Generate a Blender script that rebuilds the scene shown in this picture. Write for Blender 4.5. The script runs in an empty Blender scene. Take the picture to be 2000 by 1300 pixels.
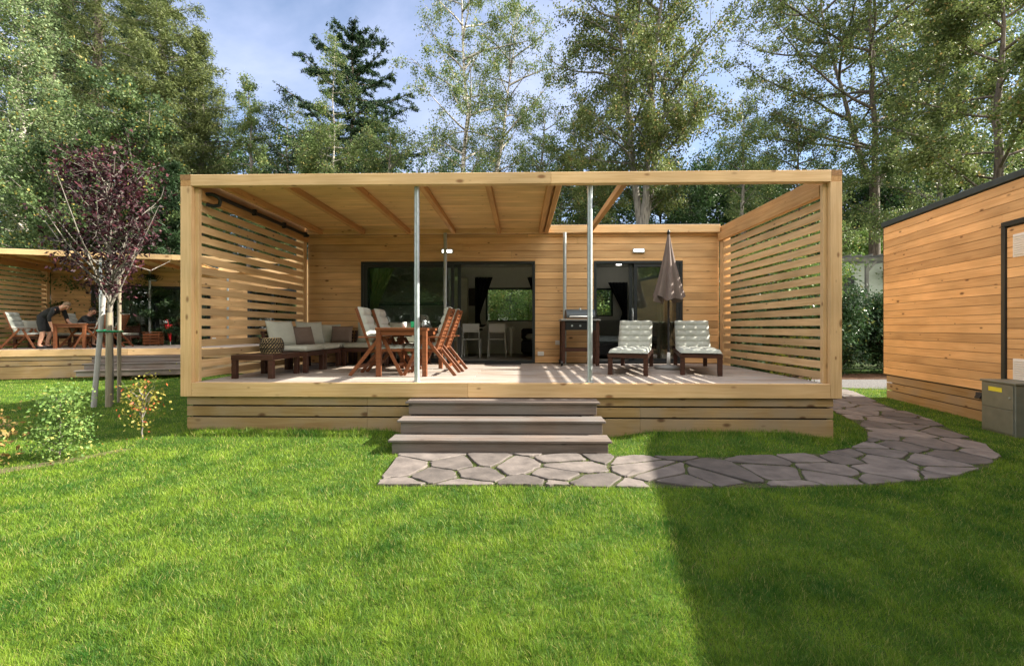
import bpy, math, random
import numpy as np
from mathutils import Vector, Matrix
R = math.radians
random.seed(7)
# ------------------------------------------------------------------ camera, sky, sun
sc = bpy.context.scene
C = sc.collection
YAW = math.atan(18/855)
cam = bpy.data.objects.new('camera', bpy.data.cameras.new('camera'))
C.objects.link(cam)
cam.location = (0, -5.9, 1.47)
cam.rotation_euler = (R(90), 0, YAW)
cam.data.sensor_width = 36
cam.data.lens = 36*855/2000
cam.data.shift_y = -0.005
cam.data.clip_start = 0.05
cam.data.clip_end = 6000
sc.camera = cam
sc.view_settings.view_transform = 'Standard'
sc.view_settings.look = 'None'
sc.view_settings.gamma = 1
sc.view_settings.exposure = 1.65
SUN = Vector((1.465, 0.09, 1.0)).normalized()      # towards the sun
EL = math.asin(SUN.z); AZ = math.atan2(SUN.x, SUN.y)
w = bpy.data.worlds.new("World"); sc.world = w; w.use_nodes = True
nt = w.node_tree; N = nt.nodes; Lk = nt.links
bg = N['Background']; bg.inputs['Strength'].default_value = 0.078
sky = N.new('ShaderNodeTexSky'); sky.sky_type = 'NISHITA'; sky.sun_disc = False
sky.sun_elevation = EL; sky.sun_rotation = AZ; sky.air_density = 1.0; sky.dust_density = 0.6; sky.ozone_density = 2.0
tc = N.new('ShaderNodeTexCoord'); sep = N.new('ShaderNodeSeparateXYZ'); Lk.new(tc.outputs['Generated'], sep.inputs[0])
zz = N.new('ShaderNodeMath'); zz.operation = 'ADD'; zz.inputs[1].default_value = 0.12; Lk.new(sep.outputs['Z'], zz.inputs[0])
dx = N.new('ShaderNodeMath'); dx.operation = 'DIVIDE'; Lk.new(sep.outputs['X'], dx.inputs[0]); Lk.new(zz.outputs[0], dx.inputs[1])
dy = N.new('ShaderNodeMath'); dy.operation = 'DIVIDE'; Lk.new(sep.outputs['Y'], dy.inputs[0]); Lk.new(zz.outputs[0], dy.inputs[1])
cb = N.new('ShaderNodeCombineXYZ'); Lk.new(dx.outputs[0], cb.inputs[0]); Lk.new(dy.outputs[0], cb.inputs[1])
nz = N.new('ShaderNodeTexNoise'); nz.inputs['Scale'].default_value = 0.9; nz.inputs['Detail'].default_value = 7; nz.inputs['Roughness'].default_value = 0.55
nz.inputs['Distortion'].default_value = 0.6
Lk.new(cb.outputs[0], nz.inputs['Vector'])
rp = N.new('ShaderNodeValToRGB'); rp.color_ramp.elements[0].position = 0.38; rp.color_ramp.elements[1].position = 0.72
rp.color_ramp.elements[0].color = (0.12, 0.12, 0.12, 1)
Lk.new(nz.outputs['Fac'], rp.inputs[0])
mx = N.new('ShaderNodeMix'); mx.data_type = 'RGBA'; Lk.new(rp.outputs[0], mx.inputs['Factor'])
Lk.new(sky.outputs[0], mx.inputs['A']); mx.inputs['B'].default_value = (4.0, 4.35, 5.9, 1)
# unseen bright sky added overhead and behind the camera, fills the shaded fronts
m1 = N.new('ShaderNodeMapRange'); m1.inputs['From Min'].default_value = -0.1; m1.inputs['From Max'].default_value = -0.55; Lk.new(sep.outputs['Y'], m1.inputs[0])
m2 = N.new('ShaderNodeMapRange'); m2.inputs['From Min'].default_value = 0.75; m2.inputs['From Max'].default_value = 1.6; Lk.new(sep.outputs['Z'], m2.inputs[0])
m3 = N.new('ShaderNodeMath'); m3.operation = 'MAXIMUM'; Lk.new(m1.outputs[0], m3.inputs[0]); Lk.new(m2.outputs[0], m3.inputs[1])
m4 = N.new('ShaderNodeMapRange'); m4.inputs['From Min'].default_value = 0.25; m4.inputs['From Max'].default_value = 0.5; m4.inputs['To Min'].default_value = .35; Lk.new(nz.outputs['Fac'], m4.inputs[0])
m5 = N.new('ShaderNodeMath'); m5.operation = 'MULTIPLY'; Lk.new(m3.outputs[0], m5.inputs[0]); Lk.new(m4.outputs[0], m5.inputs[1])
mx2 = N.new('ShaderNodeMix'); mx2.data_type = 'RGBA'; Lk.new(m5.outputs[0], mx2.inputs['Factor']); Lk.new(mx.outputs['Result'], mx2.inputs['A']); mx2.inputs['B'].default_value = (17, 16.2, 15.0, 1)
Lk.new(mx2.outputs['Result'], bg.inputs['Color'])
sun = bpy.data.objects.new('sun', bpy.data.lights.new('sun', 'SUN')); C.objects.link(sun)
sun.data.energy = 5.0; sun.data.angle = R(0.5); sun.data.color = (1.0, 0.93, 0.80)
sun.rotation_euler = (-SUN).to_track_quat('-Z', 'Y').to_euler()

# ------------------------------------------------------------------ helpers
def tag(o, label=None, cat=None, group=None, kind=None):
    if label: o['label'] = label
    if cat: o['category'] = cat
    if group: o['group'] = group
    if kind: o['kind'] = kind
    return o
def empty(name, loc=(0, 0, 0), rz=0, label=None, cat=None, group=None):
    o = bpy.data.objects.new(name, None); C.objects.link(o)
    o.empty_display_size = 0.1; o.location = loc; o.rotation_euler = (0, 0, rz)
    return tag(o, label, cat, group)
def link_mesh(name, me, mat=None, parent=None, smooth=False):
    if mat is not None: me.materials.append(mat)
    if smooth:
        me.polygons.foreach_set('use_smooth', [True]*len(me.polygons))
    o = bpy.data.objects.new(name, me); C.objects.link(o)
    if parent: o.parent = parent
    return o
def children(o): return [c for c in bpy.data.objects if c.parent == o]
def dup(root, loc, rz, label=None, group=None, scale=None):
    kids = children(root)
    r = root.copy(); C.objects.link(r); r.location = loc; r.rotation_euler = (0, 0, rz)
    if scale: r.scale = scale
    if label: r['label'] = label
    if group: r['group'] = group
    for ch in kids:
        c = ch.copy(); C.objects.link(c); c.parent = r
        for g in children(ch):
            d = g.copy(); C.objects.link(d); d.parent = c
    return r
class MB:
    def __init__(s): s.v = []; s.f = []; s.sm = []
    def add(s, vs, fs, smooth=False):
        k = len(s.v); s.v += [tuple(p) for p in vs]
        for f in fs: s.f.append(tuple(i+k for i in f)); s.sm.append(smooth)
        return s
    def cbox(s, c, size, M=None, bev=0.0):
        hx, hy, hz = [d/2 for d in size]; c = Vector(c)
        b = min(bev, hx*.8, hy*.8, hz*.8); vs = []; fs = []
        T = (lambda p: c+(M @ Vector(p) if M else Vector(p)))
        if b <= 0:
            for x in (-hx, hx):
                for y in (-hy, hy):
                    for z in (-hz, hz): vs.append(T((x, y, z)))
            return s.add(vs, [(0, 1, 3, 2), (4, 6, 7, 5), (0, 4, 5, 1), (2, 3, 7, 6), (0, 2, 6, 4), (1, 5, 7, 3)])
        idx = {}
        for sx in (-1, 1):
            for sy in (-1, 1):
                for sz in (-1, 1):
                    for a in range(3):
                        p = [sx*(hx-b), sy*(hy-b), sz*(hz-b)]
                        p[a] = (sx*hx, sy*hy, sz*hz)[a]
                        idx[(sx, sy, sz, a)] = len(vs); vs.append(T(p))
        for a in range(3):
            o = [i for i in range(3) if i != a]
            for sg in (-1, 1):
                q = []
                for (u, w_) in ((-1, -1), (1, -1), (1, 1), (-1, 1)):
                    k = [0, 0, 0]; k[a] = sg; k[o[0]] = u; k[o[1]] = w_; q.append(idx[(k[0], k[1], k[2], a)])
                fs.append(q)
        for a in range(3):
            o = [i for i in range(3) if i != a]
            for u in (-1, 1):
                for w_ in (-1, 1):
                    k = [0, 0, 0]; k[o[0]] = u; k[o[1]] = w_
                    k1 = k[:]; k1[a] = -1; k2 = k[:]; k2[a] = 1
                    fs.append([idx[(*k1, o[0])], idx[(*k2, o[0])], idx[(*k2, o[1])], idx[(*k1, o[1])]])
        for sx in (-1, 1):
            for sy in (-1, 1):
                for sz in (-1, 1): fs.append([idx[(sx, sy, sz, a)] for a in range(3)])
        # orient outward
        cc = T((0, 0, 0)); out = []
        for f in fs:
            p = [Vector(vs[i]) for i in f]; n = (p[1]-p[0]).cross(p[2]-p[0]); m = sum(p, Vector())/len(p)
            out.append(f if n.dot(m-cc) > 0 else f[::-1])
        return s.add(vs, out)
    def box(s, x0, x1, y0, y1, z0, z1, bev=0.0):
        return s.cbox(((x0+x1)/2, (y0+y1)/2, (z0+z1)/2), (abs(x1-x0), abs(y1-y0), abs(z1-z0)), None, bev)
    def beam(s, p, q, wd, ht, up=(0, 0, 1), bev=0.0):
        p = Vector(p); q = Vector(q); X = (q-p).normalized(); U = Vector(up)
        Y = U.cross(X); Y = Y.normalized() if Y.length > 1e-5 else Vector((0, 1, 0)); Z = X.cross(Y)
        M = Matrix((X, Y, Z)).transposed()
        return s.cbox((p+q)/2, ((q-p).length, wd, ht), M, bev)
    def tube(s, pts, rad, n=8, caps=True):
        pts = [Vector(p) for p in pts]; m = len(pts)
        if not hasattr(rad, '__len__'): rad = [rad]*m
        vs = []; fs = []
        d = (pts[1]-pts[0]).normalized(); a = d.orthogonal().normalized()
        for i, p in enumerate(pts):
            t = (pts[min(i+1, m-1)]-pts[max(i-1, 0)]).normalized()
            a = (a-t*a.dot(t)); a = a.normalized() if a.length > 1e-6 else t.orthogonal().normalized(); b = t.cross(a)
            for j in range(n):
                th = 2*math.pi*j/n; vs.append(p+(a*math.cos(th)+b*math.sin(th))*rad[i])
        for i in range(m-1):
            for j in range(n):
                fs.append((i*n+j, i*n+(j+1) % n, (i+1)*n+(j+1) % n, (i+1)*n+j))
        s.add(vs, fs, True)
        if caps:
            s.add([vs[j] for j in range(n)], [tuple(range(n))[::-1]]); s.add([vs[(m-1)*n+j] for j in range(n)], [tuple(range(n))])
        return s
    def lathe(s, prof, n=24, c=(0, 0, 0)):
        vs = []; fs = []; m = len(prof)
        for r, z in prof:
            for j in range(n):
                th = 2*math.pi*j/n; vs.append((c[0]+r*math.cos(th), c[1]+r*math.sin(th), c[2]+z))
        for i in range(m-1):
            for j in range(n): fs.append((i*n+j, i*n+(j+1) % n, (i+1)*n+(j+1) % n, (i+1)*n+j))
        return s.add(vs, fs, True)
    def prism(s, poly, z0, z1):
        n = len(poly)
        vs = [(p[0], p[1], z0) for p in poly]+[(p[0], p[1], z1) for p in poly]
        fs = [tuple(range(n, 2*n)), tuple(range(n))[::-1]]+[(i, (i+1) % n, n+(i+1) % n, n+i) for i in range(n)]
        return s.add(vs, fs)
    def surf(s, fn, nu, nv, smooth=True, flip=False):
        vs = [fn(i/nu, j/nv) for i in range(nu+1) for j in range(nv+1)]; fs = []
        for i in range(nu):
            for j in range(nv):
                q = (i*(nv+1)+j, (i+1)*(nv+1)+j, (i+1)*(nv+1)+j+1, i*(nv+1)+j+1); fs.append(q[::-1] if flip else q)
        return s.add(vs, fs, smooth)
    def build(s, name, mat, parent=None):
        me = bpy.data.meshes.new(name); me.from_pydata(s.v, [], s.f); me.update()
        me.polygons.foreach_set('use_smooth', s.sm)
        return link_mesh(name, me, mat, parent)
def np_mesh(name, V, F, mat, parent=None):            # V (n,3) F (m,k) numpy
    me = bpy.data.meshes.new(name); m, k = F.shape
    me.vertices.add(len(V)); me.vertices.foreach_set('co', V.astype(np.float32).ravel())
    me.loops.add(m*k); me.loops.foreach_set('vertex_index', F.astype(np.int32).ravel())
    me.polygons.add(m); me.polygons.foreach_set('loop_start', np.arange(0, m*k, k, dtype=np.int32))
    me.polygons.foreach_set('loop_total', np.full(m, k, dtype=np.int32))
    me.update(calc_edges=True)
    return link_mesh(name, me, mat, parent)

# ------------------------------------------------------------------ materials
def newmat(name):
    m = bpy.data.materials.new(name); m.use_nodes = True
    return m, m.node_tree.nodes, m.node_tree.links, m.node_tree.nodes['Principled BSDF']
def plain(name, col, rough=0.6, metal=0, var=0.12, scale=8, bump=0.0, bscale=60, emit=None, es=0):
    m, n, l, p = newmat(name)
    t = n.new('ShaderNodeTexCoord'); q = n.new('ShaderNodeTexNoise'); q.inputs['Scale'].default_value = scale; q.inputs['Detail'].default_value = 5
    l.new(t.outputs['Object'], q.inputs['Vector'])
    r = n.new('ShaderNodeValToRGB'); r.color_ramp.elements[0].position = .3; r.color_ramp.elements[1].position = .7
    r.color_ramp.elements[0].color = (*[c*(1-var) for c in col], 1); r.color_ramp.elements[1].color = (*[min(1, c*(1+var)) for c in col], 1)
    l.new(q.outputs['Fac'], r.inputs[0]); l.new(r.outputs[0], p.inputs['Base Color'])
    p.inputs['Roughness'].default_value = rough; p.inputs['Metallic'].default_value = metal
    if bump:
        b = n.new('ShaderNodeBump'); b.inputs['Strength'].default_value = bump; b.inputs['Distance'].default_value = .01
        q2 = n.new('ShaderNodeTexNoise'); q2.inputs['Scale'].default_value = bscale; q2.inputs['Detail'].default_value = 4
        l.new(t.outputs['Object'], q2.inputs['Vector']); l.new(q2.outputs['Fac'], b.inputs['Height']); l.new(b.outputs[0], p.inputs['Normal'])
    if emit: p.inputs['Emission Color'].default_value = (*emit, 1); p.inputs['Emission Strength'].default_value = es
    return m
def wood(name, a, b, axis='x', knots=1.0, rough=0.6, var=0.35, grain=1.0, kn=(0.12, 0.05, 0.02), grey=None):
    """a light tone, b dark grain tone, long axis of the boards"""
    m, n, l, p = newmat(name)
    def nd(t, **k):
        q = n.new(t)
        for kk, v in k.items(): setattr(q, kk, v)
        return q
    t = nd('ShaderNodeTexCoord'); g = nd('ShaderNodeNewGeometry')
    off = nd('ShaderNodeVectorMath', operation='SCALE'); off.inputs[0].default_value = (37, 53, 71); l.new(g.outputs['Random Per Island'], off.inputs['Scale'])
    ad = nd('ShaderNodeVectorMath', operation='ADD'); l.new(t.outputs['Object'], ad.inputs[0]); l.new(off.outputs[0], ad.inputs[1])
    mp = nd('ShaderNodeMapping'); s = [30*grain, 30*grain, 30*grain]; s['xyz'.index(axis)] = 1.3*grain; mp.inputs['Scale'].default_value = s; l.new(ad.outputs[0], mp.inputs[0])
    q = nd('ShaderNodeTexNoise'); q.inputs['Scale'].default_value = 1; q.inputs['Detail'].default_value = 6; q.inputs['Roughness'].default_value = .62; q.inputs['Distortion'].default_value = .8
    l.new(mp.outputs[0], q.inputs['Vector'])
    r = nd('ShaderNodeValToRGB'); r.color_ramp.elements[0].position = .32; r.color_ramp.elements[1].position = .62
    r.color_ramp.elements[0].color = (*b, 1); r.color_ramp.elements[1].color = (*a, 1); l.new(q.outputs['Fac'], r.inputs[0])
    # board to board difference
    hs = nd('ShaderNodeHueSaturation'); l.new(r.outputs[0], hs.inputs['Color'])
    mr = nd('ShaderNodeMapRange'); mr.inputs['To Min'].default_value = 1-var*.6; mr.inputs['To Max'].default_value = 1+var*.5; l.new(g.outputs['Random Per Island'], mr.inputs[0]); l.new(mr.outputs[0], hs.inputs['Value'])
    # large soft tone drift
    q3 = nd('ShaderNodeTexNoise'); q3.inputs['Scale'].default_value = 1.1; q3.inputs['Detail'].default_value = 2; l.new(ad.outputs[0], q3.inputs['Vector'])
    mr3 = nd('ShaderNodeMapRange'); mr3.inputs['From Min'].default_value = .3; mr3.inputs['From Max'].default_value = .7; mr3.inputs['To Min'].default_value = .82; mr3.inputs['To Max'].default_value = 1.15
    l.new(q3.outputs['Fac'], mr3.inputs[0])
    mu = nd('ShaderNodeMix', data_type='RGBA', blend_type='MULTIPLY'); mu.inputs['Factor'].default_value = 1; l.new(hs.outputs[0], mu.inputs['A']); l.new(mr3.outputs[0], mu.inputs['B'])
    col = mu.outputs['Result']
    if grey:
        q4 = nd('ShaderNodeTexNoise'); q4.inputs['Scale'].default_value = 2.2; q4.inputs['Detail'].default_value = 5; l.new(ad.outputs[0], q4.inputs['Vector'])
        m4 = nd('ShaderNodeMapRange'); m4.inputs['From Min'].default_value = .4; m4.inputs['From Max'].default_value = .65; m4.inputs['To Max'].default_value = .8; l.new(q4.outputs['Fac'], m4.inputs[0])
        mg = nd('ShaderNodeMix', data_type='RGBA'); l.new(m4.outputs[0], mg.inputs['Factor']); l.new(col, mg.inputs['A']); mg.inputs['B'].default_value = (*grey, 1); col = mg.outputs['Result']
    if knots:
        mk = nd('ShaderNodeMapping'); s = [7.5, 7.5, 7.5]; s['xyz'.index(axis)] = 3.6; mk.inputs['Scale'].default_value = s; l.new(ad.outputs[0], mk.inputs[0])
        vo = nd('ShaderNodeTexVoronoi'); vo.inputs['Scale'].default_value = 1; l.new(mk.outputs[0], vo.inputs['Vector'])
        sz = nd('ShaderNodeMath', operation='MULTIPLY'); sz.inputs[1].default_value = .13*knots; 
        sx = nd('ShaderNodeSeparateColor'); l.new(vo.outputs['Color'], sx.inputs[0]); l.new(sx.outputs[0], sz.inputs[0])
        k = nd('ShaderNodeMath', operation='LESS_THAN'); l.new(vo.outputs['Distance'], k.inputs[0]); l.new(sz.outputs[0], k.inputs[1])
        # soft edge
        dv = nd('ShaderNodeMath', operation='DIVIDE'); l.new(vo.outputs['Distance'], dv.inputs[0]); l.new(sz.outputs[0], dv.inputs[1])
        ms = nd('ShaderNodeMapRange'); ms.interpolation_type = 'SMOOTHSTEP'; ms.inputs['From Min'].default_value = 1.5; ms.inputs['From Max'].default_value = .5; ms.inputs['To Max'].default_value = .85
        l.new(dv.outputs[0], ms.inputs[0])
        mm = nd('ShaderNodeMix', data_type='RGBA'); l.new(ms.outputs[0], mm.inputs['Factor']); l.new(col, mm.inputs['A']); mm.inputs['B'].default_value = (*kn, 1); col = mm.outputs['Result']
    l.new(col, p.inputs['Base Color']); p.inputs['Roughness'].default_value = rough; p.inputs['Specular IOR Level'].default_value = .3
    bp = nd('ShaderNodeBump'); bp.inputs['Strength'].default_value = .25; bp.inputs['Distance'].default_value = .004; l.new(q.outputs['Fac'], bp.inputs['Height']); l.new(bp.outputs[0], p.inputs['Normal'])
    return m
def leafmat(name, c1, c2, c3=None, p3=0.93, trans=0.35, rough=.55, clump=1.2, ambient=None):
    m, n, l, p = newmat(name)
    g = n.new('ShaderNodeNewGeometry'); t = n.new('ShaderNodeTexCoord'); q = n.new('ShaderNodeTexNoise'); q.inputs['Scale'].default_value = clump; q.inputs['Detail'].default_value = 3
    l.new(t.outputs['Object'], q.inputs['Vector'])
    a = n.new('ShaderNodeMath'); a.operation = 'MULTIPLY_ADD'; a.inputs[1].default_value = .5; l.new(g.outputs['Random Per Island'], a.inputs[0])
    b = n.new('ShaderNodeMath'); b.operation = 'MULTIPLY_ADD'; b.inputs[1].default_value = 1.5; b.inputs[2].default_value = -.5; l.new(q.outputs['Fac'], b.inputs[0]); l.new(b.outputs[0], a.inputs[2])
    r = n.new('ShaderNodeValToRGB'); r.color_ramp.elements[0].position = .15; r.color_ramp.elements[1].position = .8
    r.color_ramp.elements[0].color = (*c1, 1); r.color_ramp.elements[1].color = (*c2, 1); l.new(a.outputs[0], r.inputs[0]); col = r.outputs[0]
    if c3:
        gt = n.new('ShaderNodeMath'); gt.operation = 'GREATER_THAN'; gt.inputs[1].default_value = p3; l.new(g.outputs['Random Per Island'], gt.inputs[0])
        mm = n.new('ShaderNodeMix'); mm.data_type = 'RGBA'; l.new(gt.outputs[0], mm.inputs['Factor']); l.new(col, mm.inputs['A']); mm.inputs['B'].default_value = (*c3, 1); col = mm.outputs['Result']
    l.new(col, p.inputs['Base Color']); p.inputs['Roughness'].default_value = rough; p.inputs['Specular IOR Level'].default_value = .3
    tr = n.new('ShaderNodeBsdfTranslucent'); l.new(col, tr.inputs['Color']); mi = n.new('ShaderNodeMixShader'); mi.inputs[0].default_value = trans
    o = n['Material Output']; l.new(p.outputs[0], mi.inputs[1]); l.new(tr.outputs[0], mi.inputs[2]); l.new(mi.outputs[0], o.inputs[0])
    return m
def glassmat(name, tint=(.75, .8, .78), refl=0.16):
    m, n, l, p = newmat(name); n.remove(p)
    t = n.new('ShaderNodeBsdfTransparent'); t.inputs[0].default_value = (*tint, 1)
    g = n.new('ShaderNodeBsdfGlossy'); g.inputs['Roughness'].default_value = .01
    lw = n.new('ShaderNodeFresnel'); lw.inputs['IOR'].default_value = 1.6
    ma = n.new('ShaderNodeMath'); ma.operation = 'ADD'; ma.use_clamp = True; ma.inputs[1].default_value = refl; l.new(lw.outputs[0], ma.inputs[0])
    mi = n.new('ShaderNodeMixShader'); l.new(ma.outputs[0], mi.inputs[0]); l.new(t.outputs[0], mi.inputs[1]); l.new(g.outputs[0], mi.inputs[2])
    l.new(mi.outputs[0], n['Material Output'].inputs[0]); return m
M = {}
CL = ((.72, .46, .225), (.58, .335, .145))
M['clad'] = wood('larch_cladding', *CL, 'x', 1.25, var=.35)
M['clad_y'] = wood('larch_cladding_side', *CL, 'y', 1.25, var=.35)
FR = ((.78, .53, .28), (.66, .41, .185))
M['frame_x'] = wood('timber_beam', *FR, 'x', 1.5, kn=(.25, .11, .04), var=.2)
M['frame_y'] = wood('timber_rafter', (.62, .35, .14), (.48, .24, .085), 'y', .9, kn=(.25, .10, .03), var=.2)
M['frame_z'] = wood('timber_post', *FR, 'z', 1.5, kn=(.25, .11, .04), var=.2)
M['endgrain'] = plain('end_grain', (.36, .19, .08), .8, var=.3, scale=30)
M['slat'] = wood('screen_slat', (.72, .49, .26), (.58, .36, .165), 'y', .9, var=.35)
M['ceil'] = wood('roof_boarding', (.74, .50, .23), (.62, .38, .15), 'x', .9, var=.15)
M['skirt'] = wood('skirting_board', (.46, .31, .145), (.33, .20, .08), 'x', 1.7, var=.3, kn=(.10, .045, .02), grey=(.33, .25, .17))
M['skirt_y'] = wood('skirting_board_side', (.50, .34, .17), (.36, .22, .09), 'y', 1.7, var=.3, kn=(.10, .045, .02), grey=(.33, .25, .17))
M['deck'] = wood('weathered_deck', (.40, .33, .275), (.28, .22, .18), 'x', .5, var=.35, grey=(.36, .34, .32))
M['step'] = wood('weathered_step', (.22, .17, .14), (.12, .095, .08), 'x', 1.3, var=.2, kn=(.06, .05, .045), grey=(.17, .155, .145))
M['brown'] = wood('stained_brown_wood', (.25, .090, .038), (.145, .05, .022), 'x', 0, var=.3, rough=.42)
M['dbrown'] = wood('dark_stained_wood', (.085, .035, .022), (.045, .02, .014), 'x', 0, var=.3, rough=.45)
M['cush'] = plain('pale_green_canvas', (.44, .45, .39), .9, var=.06, bump=.15, bscale=220)
M['cushg'] = plain('pale_grey_green_canvas', (.42, .44, .39), .9, var=.06, bump=.15, bscale=220)
M['taupe'] = plain('taupe_fabric', (.17, .125, .10), .85, var=.1, bump=.15, bscale=200)
M['parasol'] = plain('taupe_parasol_cloth', (.155, .12, .105), .8, var=.08, bump=.1, bscale=150)
M['anth'] = plain('anthracite_frame', (.018, .024, .027), .4, var=.1)
M['black'] = plain('black_metal', (.012, .012, .013), .45, var=.1)
M['steel'] = plain('galvanised_steel', (.42, .47, .48), .42, .55, var=.12, scale=20)
M['white'] = plain('white_paint', (.75, .75, .73), .55, var=.03)
M['cream'] = plain('interior_wall_paint', (.80, .79, .74), .8, var=.03)
M['ifloor'] = plain('interior_grey_floor', (.30, .28, .26), .5, var=.15)
M['curt'] = plain('pale_yellow_green_curtain', (.70, .76, .38), .9, var=.08)
M['curtd'] = plain('dark_curtain', (.012, .012, .016), .9, var=.1)
M['curtw'] = plain('white_sheer_curtain', (.62, .64, .58), .9, var=.06)
M['glass'] = glassmat('window_glass', (.93, .96, .94), .07)
M['glassn'] = glassmat('window_glass_reflective', (.75, .80, .77), .10)
M['lamp'] = plain('lit_lamp_glass', (.9, .9, .85), .5, emit=(1, .95, .85), es=3.0)
M['lampoff'] = plain('lamp_glass', (.75, .75, .7), .3)
M['roof'] = plain('dark_roof_membrane', (.03, .04, .045), .6, var=.15)
M['flash'] = plain('slate_grey_flashing', (.045, .06, .065), .45, var=.15)
M['grey'] = plain('grey_laminate', (.26, .26, .25), .5, var=.05)
M['dgrey'] = plain('dark_grey_fabric', (.03, .03, .033), .9, var=.2)
M['cab'] = plain('grey_green_cabinet', (.20, .21, .17), .5, .3, var=.12, bump=.05)
M['yel'] = plain('yellow_sticker', (.75, .68, .05), .6)
M['stone'] = None
M['red'] = plain('red_umbrella_cloth', (.55, .01, .015), .6, var=.1)
M['green'] = plain('green_plastic', (.01, .22, .09), .4)
M['skin'] = plain('skin', (.52, .28, .19), .55, var=.06)
M['hair1'] = plain('grey_blond_hair', (.20, .14, .085), .7, var=.3, scale=60)
M['hair2'] = plain('dark_brown_hair', (.03, .018, .012), .7, var=.3, scale=60)
M['cloth'] = plain('black_clothing', (.012, .013, .015), .9, var=.3)
M['cloth2'] = plain('charcoal_clothing', (.028, .032, .033), .9, var=.3)
M['stake'] = wood('round_timber_stake', (.30, .26, .19), (.20, .17, .12), 'z', .4, var=.1)
M['stakeg'] = wood('grey_timber_stake', (.42, .41, .39), (.32, .31, .30), 'z', .2, var=.1)
M['greyw'] = wood('silver_grey_timber', (.30, .29, .27), (.2, .19, .18), 'x', .3, var=.3)
M['siding'] = plain('white_siding', (.62, .66, .60), .6, var=.05)
M['basket_d'] = plain('black_wicker', (.015, .012, .01), .7, var=.2)
M['basket_l'] = plain('natural_wicker', (.42, .30, .15), .7, var=.2)
def barkmat(name, c1, c2, scale=4, birch=False):
    m, n, l, p = newmat(name); t = n.new('ShaderNodeTexCoord'); mp = n.new('ShaderNodeMapping'); mp.inputs['Scale'].default_value = (3, 3, 9) if birch else (12, 12, 2)
    l.new(t.outputs['Object'], mp.inputs[0]); q = n.new('ShaderNodeTexNoise'); q.inputs['Scale'].default_value = scale*.4; q.inputs['Detail'].default_value = 6; l.new(mp.outputs[0], q.inputs['Vector'])
    r = n.new('ShaderNodeValToRGB'); r.color_ramp.elements[0].position = .42 if birch else .35; r.color_ramp.elements[1].position = .52 if birch else .65
    r.color_ramp.elements[0].color = (*c1, 1); r.color_ramp.elements[1].color = (*c2, 1); l.new(q.outputs['Fac'], r.inputs[0]); l.new(r.outputs[0], p.inputs['Base Color']); p.inputs['Roughness'].default_value = .85
    b = n.new('ShaderNodeBump'); b.inputs['Strength'].default_value = .5; b.inputs['Distance'].default_value = .02; l.new(q.outputs['Fac'], b.inputs['Height']); l.new(b.outputs[0], p.inputs['Normal'])
    return m
M['birchbark'] = barkmat('birch_bark', (.10, .085, .07), (.50, .46, .40), birch=True)
M['bark'] = barkmat('brown_bark', (.06, .045, .035), (.17, .135, .105))
M['barkg'] = barkmat('grey_bark', (.10, .09, .075), (.26, .235, .20))
M['l_birch'] = leafmat('birch_leaves', (0.075, 0.125, 0.035), (0.217, 0.280, 0.098), (0.434, 0.382, 0.131), .95)
M['l_birch2'] = leafmat('pale_birch_leaves', (0.098, 0.158, 0.058), (0.257, 0.328, 0.154), (0.483, 0.368, 0.104), .965)
M['l_olive'] = leafmat('olive_leaves', (0.060, 0.091, 0.027), (0.198, 0.239, 0.072), (0.338, 0.247, 0.090), .95)
M['l_dense'] = leafmat('bush_leaves', (0.037, 0.076, 0.027), (0.136, 0.197, 0.071), (0.376, 0.302, 0.071), .95)
M['l_yel'] = leafmat('yellow_green_leaves', (.08, .14, .02), (.28, .32, .04))
M['l_spruce'] = leafmat('spruce_needles', (0.013, 0.033, 0.014), (0.037, 0.077, 0.024), trans=.15)
M['l_larch'] = leafmat('larch_needles', (0.067, 0.099, 0.033), (0.180, 0.209, 0.065), trans=.3)
M['l_plum'] = leafmat('plum_leaves', (.014, .005, .007), (.055, .015, .022), (.12, .035, .045), .9, trans=.3)
M['l_hedge'] = leafmat('hedge_leaves', (0.014, 0.039, 0.017), (0.060, 0.121, 0.042), (0.192, 0.220, 0.060), .96, trans=.2, rough=.3)
M['l_shrub'] = leafmat('shrub_leaves', (.09, .18, .04), (.26, .38, .10), (.42, .42, .12), .93)
M['l_autumn'] = leafmat('autumn_shrub_leaves', (.17, .19, .03), (.44, .36, .08), (.50, .12, .04), .88)
M['l_red'] = leafmat('reddish_shrub_leaves', (.16, .10, .03), (.34, .26, .08), (.5, .28, .1), .9)
M['l_far'] = leafmat('hillside_leaves', (.02, .05, .018), (.065, .12, .035), clump=.25)
M['grass'] = leafmat('grass_blades', (.032, .125, .014), (.265, .385, .036), (.46, .42, .14), .93, trans=.42, rough=.5, clump=2.8)
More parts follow.
